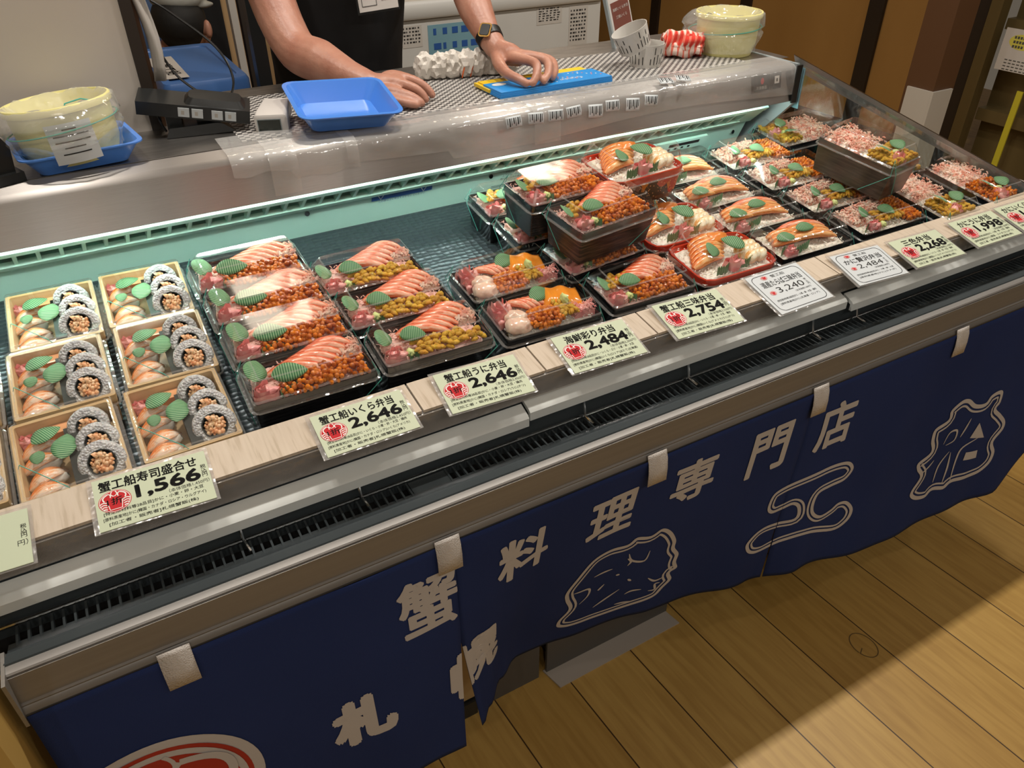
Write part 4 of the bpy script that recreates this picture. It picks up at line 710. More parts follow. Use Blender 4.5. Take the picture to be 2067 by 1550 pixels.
put(crab_bento(), [(1.195, 0.058, 0, -1, 'all crab leg bento at the front, right of the red box'), (1.170, 0.168, 0, 0, 'all crab leg bento second from the front'), (1.158, 0.274, 0, 2, 'all crab leg bento third from the front'), (1.150, 0.382, 0, 0, 'all crab leg bento at the back, right of the stacked red box'), (0.920, 0.420, 0, 3, 'all crab leg bento behind the stacked red box'), (0.935, 0.305, 0, 3, 'all crab leg bento underneath the stacked red box')], 'bento', GB)
put(tricolour_bento(), [(1.418, 0.058, 0, -0.5, 'three colour bento of flakes, urchin and roe, nearest the 2,268 card'), (1.390, 0.166, 0, 0.5, 'three colour bento of flakes, urchin and roe, second from the front'), (1.375, 0.276, 0, 0, 'three colour bento of flakes, urchin and roe, third from the front'), (1.360, 0.386, 0, 0, 'three colour bento of flakes, urchin and roe, fourth from the front')], 'bento', GB)
put(crab_uni_bento(), [(1.598, 0.070, 0, 90, 'flaked crab and sea urchin bento at the front, behind the 1,998 card'), (1.560, 0.440, 0, 2, 'flaked crab and sea urchin bento in the far back corner of the deck'), (1.660, 0.258, 0, 80, 'flaked crab and sea urchin bento behind the roe one by the side glass')], 'bento', GB)
put(crab_uni_bento(9, top='roe', name='crab_and_roe_bento'), [(1.765, 0.075, 0, 90, 'flaked crab and salmon roe bento nearest the side glass')], 'bento', GB)
put(crab_uni_bento(10, H=0.072, tm=tray_gr, w=0.178, d=0.108), [(1.455, 0.160, 0.080, 99, 'grey woodgrain bento set askew on top of the right-hand boxes')], 'bento', GB)

# ------------------------------------------------------------------ banner
def interp(x, tab):
    if x <= tab[0][0]: return tab[0][1]
    for (a, ya), (b_, yb) in zip(tab, tab[1:]):
        if x <= b_: t = (x-a)/(b_-a); t = t*t*(3-2*t); return ya+(yb-ya)*t
    return tab[-1][1]
BY = [(-0.25, 0.690), (0.2985, 0.690), (0.29851, 0.712), (0.34, 0.738), (0.40, 0.772), (0.46, 0.802), (0.60, 0.795), (0.75, 0.762), (0.98, 0.725), (1.10, 0.690), (1.32, 0.665), (1.6, 0.645), (1.95, 0.625)]
SL = ((0.2985, 0.495, 0.034), (1.0195, 0.440, 0.007))
def by(x, z):
    t = max(0, (0.700-z)/0.50); e = interp(x, BY)
    return 0.7005+(e-0.7005)*t**1.15+0.0035*t*sin(x*17+z*4)+0.0025*t*sin(x*41-z*9)+0.0015*mn.noise(Vector((x*9, z*9, 2)))
def bx(x, z):          # the slits open a little towards the hem
    for xs, z0, g in SL:
        if abs(x-xs) < 0.14 and z < z0: x += (1 if x > xs else -0.25)*g*(z0-z)/0.29*(1-abs(x-xs)/0.14)
    return x
br_ = tag(empty('shop_banner', (0, 0, 0)), 'navy blue cloth banner with white lettering hung along the front of the case', 'banner')
def cloth(x0, x1, zb, name='cloth_panel', topl=0.699, split=None):
    m_ = MB(); nx, nz = max(4, int((x1-x0)/0.012)), 44
    def f(u, v):
        x = x0+(x1-x0)*u; z1 = zb(x); z = topl+(z1-topl)*v; xs = x
        return (bx(x, z), by(x, z)+0.0012, z)
    m_.grid(f, nx, nz); return m_.build(name, [navy], br_, smooth=80, solid=0.0009)
cloth(-0.236, 0.29848, lambda x: 0.205); cloth(0.29852, 1.01948, lambda x: 0.200+0.004*sin(x*30))
cloth(1.01952, 1.835, lambda x: 0.190+0.006*sin(x*13)+max(0, x-1.72)*0.9)
for x in (-0.076, 0.289, 0.660, 1.029, 1.428):
    m_ = MB(); w = 0.019
    P = [(0.7305, 0.7605), (0.716, 0.7575), (0.7035, 0.703), (0.6975, 0.690), (0.6965, 0.655)] if 0 else [(0.7040, 0.7095), (0.7020, 0.703), (0.6988, 0.694), (0.6960, 0.675), (0.6955, 0.650)]
    m_.loft([[(x-w, y, z) for y, z in P], [(x+w, y, z) for y, z in P]], closed=False); m_.build('webbing_loop', [webb], br_, solid=0.0012, label='white webbing loop')
def on_banner(mb, name, mats, dx=0.0):
    me = bpy.data.meshes.new('t'); me.from_pydata(mb.v, [], mb.f); me.polygons.foreach_set('material_index', mb.m)
    bm = bmesh.new(); bm.from_mesh(me)
    for xs, z0, g in SL:
        if any(v.co.x < xs for v in bm.verts) and any(v.co.x > xs for v in bm.verts):
            bmesh.ops.bisect_plane(bm, geom=bm.verts[:]+bm.edges[:]+bm.faces[:], plane_co=(xs, 0, 0), plane_no=(1, 0, 0))
            es = [e for e in bm.edges if all(abs(v.co.x-xs) < 1e-5 for v in e.verts)]; bmesh.ops.split_edges(bm, edges=es)
            for v in bm.verts:
                if abs(v.co.x-xs) < 1e-5 and v.link_faces: v.co.x = xs+(2e-5 if sum(f.calc_center_median().x for f in v.link_faces)/len(v.link_faces) > xs else -2e-5)
    for _ in range(5):
        es = [e for e in bm.edges if e.calc_length() > 0.016]
        if not es: break
        bmesh.ops.triangulate(bm, faces=[f for f in bm.faces if len(f.verts) > 3]); es = [e for e in bm.edges if e.calc_length() > 0.016]
        bmesh.ops.subdivide_edges(bm, edges=es, cuts=1)
    bm.to_mesh(me); bm.free()
    o2 = MB(); o2.v = [(bx(v.co.x, v.co.y), by(v.co.x, v.co.y)-0.0006-v.co.z, v.co.y) for v in me.vertices]; o2.f = [tuple(p.vertices) for p in me.polygons]; o2.m = [p.material_index for p in me.polygons]; o2.uv = [None]*len(o2.f)
    return o2.build(name, mats, br_, smooth=0, solid=-1)
def fit(x0, z0):       # a point read on the plane y = 0.70 slid along the sight line onto the cloth
    x, z = x0, z0
    for _ in range(8): y = by(x, z); x = x0*y/0.70; z = 1.5+(z0-1.5)*y/0.70
    return x, z
for ch_, x0, z0, hh in (('蟹', 0.252, 0.596, 0.112), ('料', 0.413, 0.612, 0.098), ('理', 0.578, 0.612, 0.104), ('専', 0.748, 0.614, 0.100), ('門', 0.925, 0.606, 0.108), ('店', 1.100, 0.596, 0.104)):
    x, z = fit(x0, z0); m_ = MB(); text(m_, ch_, x, z, w=0.090, h=hh, bold=0.028, thick=0.0030); on_banner(m_, 'small_character', [cloth_w])
def blob(name, ch_, x0, z0, w, h, layers, shear=0.0, mats=None):
    x, z = fit(x0, z0); m_ = MB(); t_ = MB()
    for i, (rad, mi) in enumerate(layers):
        t_ = MB(); v, f, gw, gh = glyphs(ch_); N_ = 14 if rad > 0.008 else 8
        for k_ in range(N_ if rad > 0 else 1):
            a = 2*pi*k_/N_; ox, oz = (rad*cos(a), rad*sin(a)) if rad > 0 else (0, 0)
            m_.add([(x+p[0]/gw*w+shear*p[1]/gh*h+ox, z+p[1]/gh*h+oz, 0.0006*i) for p in v], f, mi)
        if rad > 0.011:
            for k_ in range(10):
                a = 2*pi*k_/10; m_.add([(x+p[0]/gw*w+shear*p[1]/gh*h+rad*0.55*cos(a), z+p[1]/gh*h+rad*0.55*sin(a), 0.0006*i) for p in v], f, mi)
    return on_banner(m_, name, mats or [cloth_w, navy])
LAY = [(0.026, 0), (0.0215, 1), (0.0175, 0), (0.0135, 1)]
blob('c', '札', 0.130, 0.402, 0.090, 0.098, [(0.0065, 0)], 0.0).name = 'large_character'
blob('c', '幌', 0.318, 0.425, 0.092, 0.105, [(0.005, 0)], 0.0).name = 'large_character'
KANI = [(0.478, 0.397), (0.481, 0.411), (0.501, 0.428), (0.494, 0.454), (0.494, 0.473), (0.513, 0.495), (0.545, 0.525), (0.581, 0.533), (0.617, 0.526), (0.637, 0.533), (0.668, 0.521), (0.693, 0.526), (0.714, 0.509), (0.729, 0.48), (0.729, 0.46), (0.741, 0.438), (0.738, 0.418), (0.743, 0.399), (0.727, 0.394), (0.733, 0.373), (0.715, 0.359), (0.699, 0.347), (0.673, 0.347), (0.638, 0.355), (0.596, 0.364), (0.555, 0.372), (0.515, 0.379), (0.494, 0.386)]
SEN = [(1.471, 0.234), (1.467, 0.257), (1.481, 0.291), (1.456, 0.324), (1.449, 0.349), (1.485, 0.366), (1.468, 0.404), (1.465, 0.44), (1.505, 0.451), (1.502, 0.478), (1.532, 0.494), (1.562, 0.487), (1.6, 0.459), (1.64, 0.448), (1.652, 0.465), (1.679, 0.469), (1.699, 0.458), (1.708, 0.424), (1.701, 0.409), (1.737, 0.379), (1.773, 0.345), (1.782, 0.315), (1.761, 0.284), (1.79, 0.24), (1.789, 0.202), (1.752, 0.184), (1.697, 0.19), (1.638, 0.205), (1.609, 0.196), (1.558, 0.214), (1.538, 0.2), (1.5, 0.211)]
KOU = [(0.927, 0.345), (0.943, 0.327), (0.972, 0.319), (1.034, 0.314), (1.107, 0.297), (1.195, 0.263), (1.243, 0.268), (1.251, 0.301), (1.221, 0.339), (1.189, 0.35), (1.169, 0.34), (1.14, 0.337), (1.114, 0.358), (1.105, 0.384), (1.111, 0.413), (1.144, 0.417), (1.184, 0.417), (1.203, 0.437), (1.193, 0.459), (1.169, 0.474), (1.123, 0.482), (1.052, 0.483), (0.993, 0.484), (0.967, 0.474), (0.961, 0.442), (0.976, 0.423), (1.006, 0.42), (1.034, 0.418), (1.053, 0.399), (1.052, 0.371), (0.996, 0.387), (0.951, 0.387), (0.925, 0.367)]
def outline(pts, d0, w0, d1, w1, marks, name, fills=()):
    V_ = [Vector((*fit(*p), 0)) for p in pts]; n_ = len(V_); out = []; m_ = MB()
    for i in range(n_):
        for t in [q/5 for q in range(5)]:
            a, b_, c, d = V_[i-1], V_[i], V_[(i+1) % n_], V_[(i+2) % n_]; out.append(0.5*((2*b_)+(c-a)*t+(2*a-5*b_+4*c-d)*t*t+(3*b_-a-3*c+d)*t*t*t))
    sg = 1 if sum(out[i-1].x*out[i].y-out[i].x*out[i-1].y for i in range(len(out))) > 0 else -1
    for dd, ww in ((d0, w0), (d1, w1)):
        res = []
        for i, p in enumerate(out):
            d = (out[(i+2) % len(out)]-out[i-2]).normalized(); res.append((p.x-d.y*dd*sg, p.y+d.x*dd*sg))
        ribbon(m_, res+res[:2], ww)
    for q in marks:
        c = [Vector((*fit(*p), 0)) for p in q]
        if len(c) == 2: c = [c[0], (c[0]+c[1])/2, c[1]]
        pp = []
        for i in range(len(c)-1):
            a, b_, d, e = c[max(i-1, 0)], c[i], c[i+1], c[min(i+2, len(c)-1)]
            for t in [k_/5 for k_ in range(5)]: pp.append(0.5*((2*b_)+(d-a)*t+(2*a-5*b_+4*d-e)*t*t+(3*b_-a-3*d+e)*t*t*t))
        pp.append(c[-1]); ribbon(m_, [(p.x, p.y) for p in pp], [0.0012+0.0042*sin(pi*i/(len(pp)-1)) for i in range(len(pp))])
    for q in fills:
        c = [fit(*p) for p in q]; m_.add([(p[0], p[1], 0) for p in c], [tuple(range(len(c)))])
    return on_banner(m_, name, [cloth_w])
outline(KANI, 0.0045, 0.0085, 0.0160, 0.0050, [[(0.511, 0.463), (0.521, 0.461), (0.542, 0.457), (0.54, 0.441), (0.523, 0.429)], [(0.551, 0.482), (0.572, 0.483), (0.589, 0.481)], [(0.561, 0.442), (0.564, 0.444), (0.574, 0.451)], [(0.553, 0.402), (0.577, 0.409), (0.609, 0.417)], [(0.622, 0.396), (0.637, 0.396), (0.661, 0.386)], [(0.621, 0.489), (0.629, 0.478), (0.622, 0.471)], [(0.623, 0.5), (0.631, 0.479), (0.66, 0.463), (0.67, 0.483)], [(0.674, 0.409), (0.691, 0.392), (0.711, 0.39)], [(0.678, 0.372), (0.694, 0.367), (0.693, 0.382), (0.705, 0.379)], [(0.601, 0.381), (0.617, 0.376), (0.64, 0.366)], [(0.598, 0.461), (0.606, 0.457)], [(0.626, 0.434), (0.634, 0.425)]], 'large_outlined_character')
outline(KOU, 0.0040, 0.0080, 0.0145, 0.0050, [], 'large_outlined_character')
outline(SEN, 0.0050, 0.0100, 0.0175, 0.0050, [[(1.588, 0.368), (1.597, 0.39), (1.604, 0.417)], [(1.526, 0.372), (1.534, 0.402), (1.562, 0.398), (1.567, 0.368), (1.538, 0.364)], [(1.478, 0.301), (1.5, 0.314), (1.513, 0.33)], [(1.548, 0.245), (1.543, 0.299), (1.566, 0.334)], [(1.592, 0.222), (1.587, 0.276), (1.574, 0.328)], [(1.627, 0.21), (1.613, 0.287), (1.621, 0.324), (1.677, 0.332)]], 'large_outlined_character', [[(1.636, 0.346), (1.651, 0.386), (1.703, 0.321)], [(1.649, 0.271), (1.647, 0.297), (1.699, 0.283), (1.708, 0.255)]])
# round crab emblem, mostly below the frame
m_ = MB(); ex, ez = fit(-0.165, 0.415)
ell(m_, ex, ez, 0.142, 0.142, 0, 0, 60); ell(m_, ex, ez, 0.127, 0.127, 0.0006, 1, 60); ell(m_, ex, ez, 0.120, 0.120, 0.0012, 0, 60); ell(m_, ex, ez, 0.110, 0.110, 0.0018, 1, 60)
for sx in (-1, 1):
    ribbon(m_, [(ex+p.x, ez+p.y) for p in bez((sx*.098, .0, 0), (sx*.12, .07, 0), (sx*.045, .085, 0), 12)], 0.012, 0.0024, 0)
    ribbon(m_, [(ex+p.x, ez+p.y) for p in bez((sx*.045, .085, 0), (sx*.02, .06, 0), (sx*.035, .04, 0), 8)], 0.009, 0.0024, 0)
    ribbon(m_, [(ex+p.x, ez+p.y) for p in bez((sx*.030, .108, 0), (sx*.055, .075, 0), (sx*.010, .05, 0), 8)], 0.006, 0.0024, 0)
    for k_ in range(3): ribbon(m_, [(ex+p.x, ez+p.y) for p in bez((sx*.105, -.015-.024*k_, 0), (sx*.085, .005-.024*k_, 0), (sx*.06, -.012-.024*k_, 0), 6)], 0.009, 0.0024, 0)
on_banner(m_, 'crab_emblem', [cloth_w, logo_red])

# ------------------------------------------------------------------ floor items
m_ = MB(); m_.add([(0.560, 0.866, 0.0005), (0.572, 0.812, 0.0005), (0.905, 0.816, 0.0005), (0.897, 0.866, 0.0005), (0.560, 0.866, 0.004), (0.572, 0.812, 0.004), (0.905, 0.816, 0.004), (0.897, 0.866, 0.004)], [(3, 2, 1, 0), (4, 5, 6, 7), (0, 1, 5, 4), (1, 2, 6, 5), (2, 3, 7, 6), (3, 0, 4, 7)])
grey_mat = mat('pale_floor_strip', (0.42, 0.37, 0.32), 0.5)
tag(m_.build('floor_strip', [grey_mat]), 'pale grey flat strip lying on the floor at the foot of the case', 'floor strip')
m_ = MB(); ribbon(m_, [(1.232+0.026*cos(t), 0.560+0.034*sin(t)) for t in [R(200+10*k) for k in range(37)]]+[(1.222, 0.556)], 0.0022, 0.0006)
tag(m_.build('ring_stain', [mat('ring_stain', (0.12, 0.07, 0.02), 0.6)]), 'small ring-shaped brown mark on the wooden floor', 'stain')
pm = empty('wooden_frame_post', (-0.262, 0.66, 0)); tag(pm, 'yellowish wooden upright at the bottom left corner of the photo', 'post')
m_ = MB(); m_.box(-0.012, 0.010, -0.010, 0.09, 0, 0.86); m_.build('upright', [mat('oak_upright', (0.50, 0.32, 0.09), 0.5)], pm); m_ = MB(); m_.box(-0.018, -0.0125, -0.016, 0.09, 0, 0.86); m_.build('dark_edge', [dark_wood], pm)

# ------------------------------------------------------------------ counter things
ZT = 1.0868
m_ = MB(); m_.loft([[(0.245, 1.372, ZT+0.0002), (0.245, 1.66, ZT+0.0002), (1.40, 1.60, ZT+0.0002), (1.40, 1.375, ZT+0.0002)], [(0.245, 1.372, ZT+0.0022), (0.245, 1.66, ZT+0.0022), (1.40, 1.60, ZT+0.0022), (1.40, 1.375, ZT+0.0022)]], cap0=True, cap1=True)
tag(m_.build('counter_mat', [matm]), 'black and white checked non-slip mat along the top of the counter', 'mat')
ZM = ZT+0.0024
def drape(x0, x1, y1, drop, lab, name='plastic_sheet', seed=0, m=film, off=0.0016):
    m_ = MB(); path = [(y1, ZT+0.004), (1.34, 1.0885), (1.318, 1.0885), (1.304, 1.0865), (1.2935, 1.0795), (1.2895, 1.068), (1.2885, 1.055), (1.2878, 1.035), (1.287, 1.015), (1.2865, 1.005)]
    ds = [0]
    for a, b_ in zip(path, path[1:]): ds.append(ds[-1]+math.dist(a, b_))
    def at(s):
        for i in range(len(ds)-1):
            if s <= ds[i+1] or i == len(ds)-2: t = (s-ds[i])/(ds[i+1]-ds[i]); return (path[i][0]+(path[i+1][0]-path[i][0])*t, path[i][1]+(path[i+1][1]-path[i][1])*t)
    Lt = ds[-1]-0.004
    def f(u, v):
        x = x0+(x1-x0)*u; e = drop(x); s = v*(Lt*e); y, z = at(s); w_ = off+0.0012*(1+mn.noise(Vector((x*22, s*60, seed))))
        return (x, y-w_*0.9, z+w_*0.5)
    m_.grid(f, int((x1-x0)/0.01), 26); o = m_.build(name, [m], smooth=80); return tag(o, lab, 'plastic sheet')
drape(0.40, 1.478, 1.372, lambda x: 0.86-0.06*sin(x*7)-(0.10 if x < 0.6 else 0), 'clear plastic sheet taped over the front edge of the steel counter')
drape(0.205, 0.42, 1.40, lambda x: 0.74+0.10*(x > 0.30)+0.015*sin(x*90), 'crumpled clear plastic film hanging over the counter edge by the scanner', seed=5, off=0.0045)
drape(0.265, 0.312, 1.35, lambda x: 0.96, 'small crinkled piece of clear tape below the crumpled film', 'clear_tape', 9, off=0.007)
drape(0.775, 0.835, 1.33, lambda x: 0.93, 'short strip of clear tape on the steel front under the label stickers', 'clear_tape', 3, off=0.0062)
# label stickers
LS = ['first', 'second', 'third', 'fourth', 'fifth', 'sixth', 'seventh', 'eighth', 'ninth', 'tenth']
for i, (x, z, rz, up_) in enumerate(((0.729, 1.072, 2, 0), (0.778, 1.072, -4, 0), (0.823, 1.071, -3, 0), (0.865, 1.072, 3, 0), (0.917, 1.066, -4, 0), (0.958, 1.071, -3, 0), (1.009, 1.066, -6, 0), (1.056, 1.068, -8, 0), (1.112, 1.0895, -12, 1), (1.158, 1.0895, -20, 1))):
    M = Matrix.Translation((x, 1.2835 if not up_ else 1.310, z if not up_ else 1.0935)) @ Matrix.Rotation(R(80 if not up_ else 20), 4, 'X') @ Matrix.Rotation(R(rz), 4, 'Z')
    r_ = empty('label_sticker', M=M); tag(r_, 'small white printed label sticker, %s from the left in the row on the counter edge' % LS[i], 'label', 'label stickers along the counter edge')
    m_ = MB(); h2 = 0.0105+0.002*(i in (4, 6)); m_.grid(lambda u, v: (-0.017+0.034*u, -h2+2*h2*v, 0.0018*sin(pi*v)**2*(-1 if 0 else 1)+0.0012*(1-v)), 3, 6); m_.build('paper', [card_w], r_, solid=0.0003)
    m_ = MB()
    for k_ in range(7): m_.box(-0.0145+k_*0.0045, -0.0145+k_*0.0045+0.0011*(1+k_ % 2), -h2*0.7*(0.4+0.6*((k_*5+i) % 3)/2), h2*0.75, 0.0026, 0.0028)
    m_.build('printing', [ink], r_)
# food pots
def foam_tray(loc, rz, tilt, w, d, h, lab, tx=0):
    M = Matrix.Translation(loc) @ Matrix.Rotation(rz, 4, 'Z') @ Matrix.Rotation(tilt, 4, 'X') @ Matrix.Rotation(tx, 4, 'Y'); o_ = MB()
    lp = [rloop(w-0.05, d-0.05, 0, 0.014, 4), rloop(w-0.012, d-0.012, h-0.003, 0.020, 4), rloop(w, d, h-0.002, 0.022, 4), rloop(w, d, h, 0.022, 4), rloop(w-0.014, d-0.014, h, 0.019, 4), rloop(w-0.054, d-0.054, 0.003, 0.013, 4)]
    o_.loft(lp, cap0=True, cap1=True); o = o_.build('foam_tray', [blue_t], smooth=35); o.matrix_world = M; return tag(o, lab, 'tray', 'blue plastic foam trays')
foam_tray((-0.004, 1.412, ZT+0.002), R(7), 0, 0.180, 0.150, 0.032, 'bright blue tray holding the yellow tub at the left end of the counter')
foam_tray((0.432, 1.388, ZM+0.0125), R(-5), R(9), 0.185, 0.165, 0.034, 'empty bright blue tray beside the white scanner', R(3))
def tub(name, loc, r_, h, lab, tilt=0, tx=0, bagf=None, label_=False):
    M = Matrix.Translation(loc) @ Matrix.Rotation(tilt, 4, 'Y') @ Matrix.Rotation(tx, 4, 'X'); root = tag(empty(name, M=M), lab, 'tub', 'pale yellow plastic tubs'); n_ = 40
    ci = lambda rr, z: [(rr*cos(2*pi*k/n_), rr*sin(2*pi*k/n_), z) for k in range(n_)]
    m_ = MB(); m_.loft([ci(r_*0.80, 0), ci(r_*0.90, h*0.25), ci(r_*0.94, h*0.86), ci(r_*1.0, h*0.88), ci(r_*1.0, h*0.985), ci(r_*0.985, h), ci(r_*0.95, h), ci(r_*0.92, h*0.9), ci(r_*0.86, h*0.2), ci(r_*0.6, 0.004)], cap0=True, cap1=True); m_.build('pot', [yel], root, smooth=45)
    m_ = MB()
    def rr(a, base, amp, s): return base+amp*mn.noise(Vector((cos(a)*3, sin(a)*3, s)))
    def f(u, v):
        a = 2*pi*u
        if v < 0.3: t = v/0.3; rad = r_*(0.15+0.80*t); return (rad*cos(a), rad*sin(a), h*(0.62+0.40*t**2)+0.006*mn.noise(Vector((cos(a)*4*t, sin(a)*4*t, 1))))
        t = (v-0.3)/0.7; bulge = 0.022*sin(pi*min(1, t*1.15))*(0.3+max(0, sin(a*1+1.9+bagf)))*1.2; pinch = 0.006*(abs(t-0.42) < 0.05)
        rad = r_*1.015-0.10*r_*t+bulge+0.004*mn.noise(Vector((cos(a)*6, sin(a)*6, t*3)))-pinch; return (rad*cos(a), rad*sin(a), h*(1.02-0.92*t))
    m_.grid(f, 72, 24); m_.build('plastic_bag', [bagm], root, smooth=80)
    m_ = MB(); pts_ = [(rr_*cos(a), rr_*sin(a), h*0.60+0.006*sin(a+2)) for a in [2*pi*k/40 for k in range(41)] for rr_ in [r_*1.0+0.013*max(0, sin(a+1.9+bagf))*1.0]]
    m_.tube(pts_, 0.0011, 6, caps=False); m_.build('green_band', [band_m], root)
    if label_:
        m_ = MB(); a0 = -pi/2+0.05
        m_.grid(lambda u, v: ((r_*1.10)*cos(a0+(u-0.5)*0.75), (r_*1.10)*sin(a0+(u-0.5)*0.75), h*(0.10+0.66*v)), 8, 4); m_.build('paper_label', [card_w], root, smooth=80)
        t_ = MB()
        for i, s_ in enumerate(('おしぼり', '蟹工船弁当をお買上の', 'お客様へお渡しください', '札幌蟹販', 'ご自由に')): text(t_, '■'*0+['――――', '─────────', '────────', '─────', '──────'][i], 0, h*(0.66-0.10*i), w=(0.02, 0.05, 0.05, 0.03, 0.04)[i], h=0.0018, bold=0)
        v2 = [((r_*1.107)*cos(a0+p[0]/(r_*1.1)), (r_*1.107)*sin(a0+p[0]/(r_*1.1)), p[1]) for p in t_.v]; t_.v = v2; t_.build('label_printing', [ink], root, solid=-1, smooth=0)
        m_ = MB(); m_.tube([(0.0, -r_*0.75, h*0.75), (0.012, -r_*0.70, h*1.0), (0.035, -r_*0.62, h*1.02), (0.055, -r_*0.62, h*0.94)], 0.0011, 6); m_.build('band_loop', [band_m], root)
    return root
tub('yellow_tub', (-0.006, 1.414, ZT+0.008), 0.080, 0.088, 'pale yellow tub wrapped in a clear bag, standing in the blue tray', R(-4), R(-4), bagf=1.4, label_=True)
tub('yellow_tub', (1.425, 1.475, ZT+0.0005), 0.078, 0.093, 'pale yellow tub with clear bag at the right end of the counter', 0, 0, bagf=-2.4)
# rolled towel
tw = MB(); a_, b_ = Vector((1.268, 1.515, ZM+0.030)), Vector((1.345, 1.470, ZM+0.027))
def ft(u, v):
    a = v*2*pi*3.2; rad = 0.008+0.0062*a/(2*pi)+0.012*mn.noise(Vector((u*3.5, cos(a)*1.6, sin(a)*1.6+a*0.1))); p = a_.lerp(b_, u); d = (b_-a_).normalized(); s_ = d.cross(Vector((0, 0, 1))); sag = 1+0.10*sin(u*pi)
    return p+s_*rad*cos(a)*1.1*sag+Vector((0, 0, 1))*rad*sin(a)*0.98*sag+d*0.004*sin(a*2.3)
tw.grid(ft, 16, 90); tag(tw.build('rolled_towel', [towel_m], smooth=80, solid=0.002), 'rolled red and white checked towel left of the right-hand yellow tub', 'towel')
# label rolls
def roll(loc, r_, h, lab, rot):
    M = Matrix.Translation(loc) @ rot; root = tag(empty('label_roll', M=M), lab, 'label roll', 'printed paper label rolls'); n_ = 40; ci = lambda rr, z: [(rr*cos(2*pi*k/n_), rr*sin(2*pi*k/n_), z) for k in range(n_)]
    m_ = MB(); m_.loft([ci(r_*0.86, 0), ci(r_, h), ci(r_-0.0012, h), ci(r_*0.86-0.0012, 0), ci(r_*0.86, 0)]); m_.build('paper_band', [mat('roll_paper', (0.60, 0.58, 0.54), 0.5) if 'roll_paper' not in MATS else MATS['roll_paper']], root, smooth=40)
    m_ = MB()
    for k in range(26):
        if k % 9 == 8: continue
        a = 2*pi*k/26; 
        for q in range(1+k % 2):
            z0, z1 = h*(0.15+0.45*q), h*(0.42+0.40*q+0.08*(k % 3))
            ra, rb = r_*(0.86+0.14*z0/h)+0.0005, r_*(0.86+0.14*z1/h)+0.0005; m_.add([(ra*cos(a), ra*sin(a), z0), (ra*cos(a+0.05), ra*sin(a+0.05), z0), (rb*cos(a+0.05), rb*sin(a+0.05), z1), (rb*cos(a), rb*sin(a), z1)], [(0, 1, 2, 3)])
    m_.build('printing', [ink], root, solid=-1, smooth=0)
    return root
roll((1.176, 1.463, ZM), 0.040, 0.048, 'printed white label roll standing on the mat, the lower of the two', Matrix.Identity(4))
roll((1.150, 1.468, ZM+0.038), 0.041, 0.045, 'printed white label roll perched on top of another', Matrix.Rotation(R(-24), 4, 'Y') @ Matrix.Rotation(R(-8), 4, 'X'))
# price board behind the rolls
pb = tag(empty('menu_board', M=Matrix.Translation((1.27, 1.66, ZM)) @ Matrix.Rotation(R(14), 4, 'Z') @ Matrix.Rotation(R(-10), 4, 'Y') @ Matrix.Rotation(R(78), 4, 'X')), 'white upright signboard with a brown panel behind the label rolls', 'sign')
m_ = MB(); m_.box(-0.038, 0.038, 0, 0.30, -0.004, 0.0); m_.build('board', [devw], pb); m_ = MB(); m_.box(-0.030, 0.034, 0.030, 0.105, 0.0002, 0.0006); m_.build('brown_panel', [brown_ink], pb)
m_ = MB(); text(m_, '海鮮いくら弁当', 0.002, 0.088, w=0.056, z=0.0009, mi=0); text(m_, '三昧いくら', 0.002, 0.070, w=0.040, z=0.0009, mi=0); text(m_, '1,998', 0.0, 0.050, w=0.030, z=0.0009, mi=0) if 0 else None; text(m_, 'かに弁当', 0, 0.165, w=0.050, z=0.0005, mi=1); m_.build('lettering', [white_ink, ink], pb)
m_ = MB(); m_.box(-0.044, -0.0385, -0.0, 0.30, -0.008, 0.002); m_.box(-0.046, 0.04, -0.004, 0.0, -0.03, 0.03); m_.build('frame_edge', [grey_paint], pb)
# order pads
M = Matrix.Translation((0.892, 1.424, ZM+0.001)) @ Matrix.Rotation(R(0), 4, 'Z'); bk = tag(empty('leaflet_stack', M=M), 'stack of blue and yellow leaflets under the shop worker\'s hand', 'leaflets')
m_ = MB(); 
for q in range(4): m_.box(-0.140+0.001*q, 0.130, -0.050+0.001*q, 0.030, 0.003*q, 0.003*q+0.0026)
m_.build('blue_leaflets', [book_b], bk); m_ = MB(); m_.box(-0.142, 0.120, -0.005, 0.062, 0.0022, 0.0085); m_.box(-0.135, 0.118, 0.030, 0.058, 0.0086, 0.0110); m_.build('yellow_leaflets', [book_y], bk)
m_ = MB(); ell(m_, -0.110, 0.012, 0.016, 0.010, 0.0119, 0); text(m_, 'COOKING', 0.045, -0.022, w=0.050, h=0.012, z=0.0119, bold=0.02) if 0 else None
for q in range(9): ribbon(m_, [(0.02+0.0062*q+0.0022*cos(t), -0.022+0.003*(q % 2)+0.0045*sin(t)) for t in [R(40*k) for k in range(8)]], 0.0012, 0.0119, 0)
for q in range(26): m_.ico((-0.02+0.0058*((q*7) % 25), -0.030+0.052*((q*5) % 11)/11, 0.0118), 0.0022, 1, mi=q % 2, sc=(1, 1, 0.1))
m_.build('cover_print', [white_ink, orange_ink], bk)
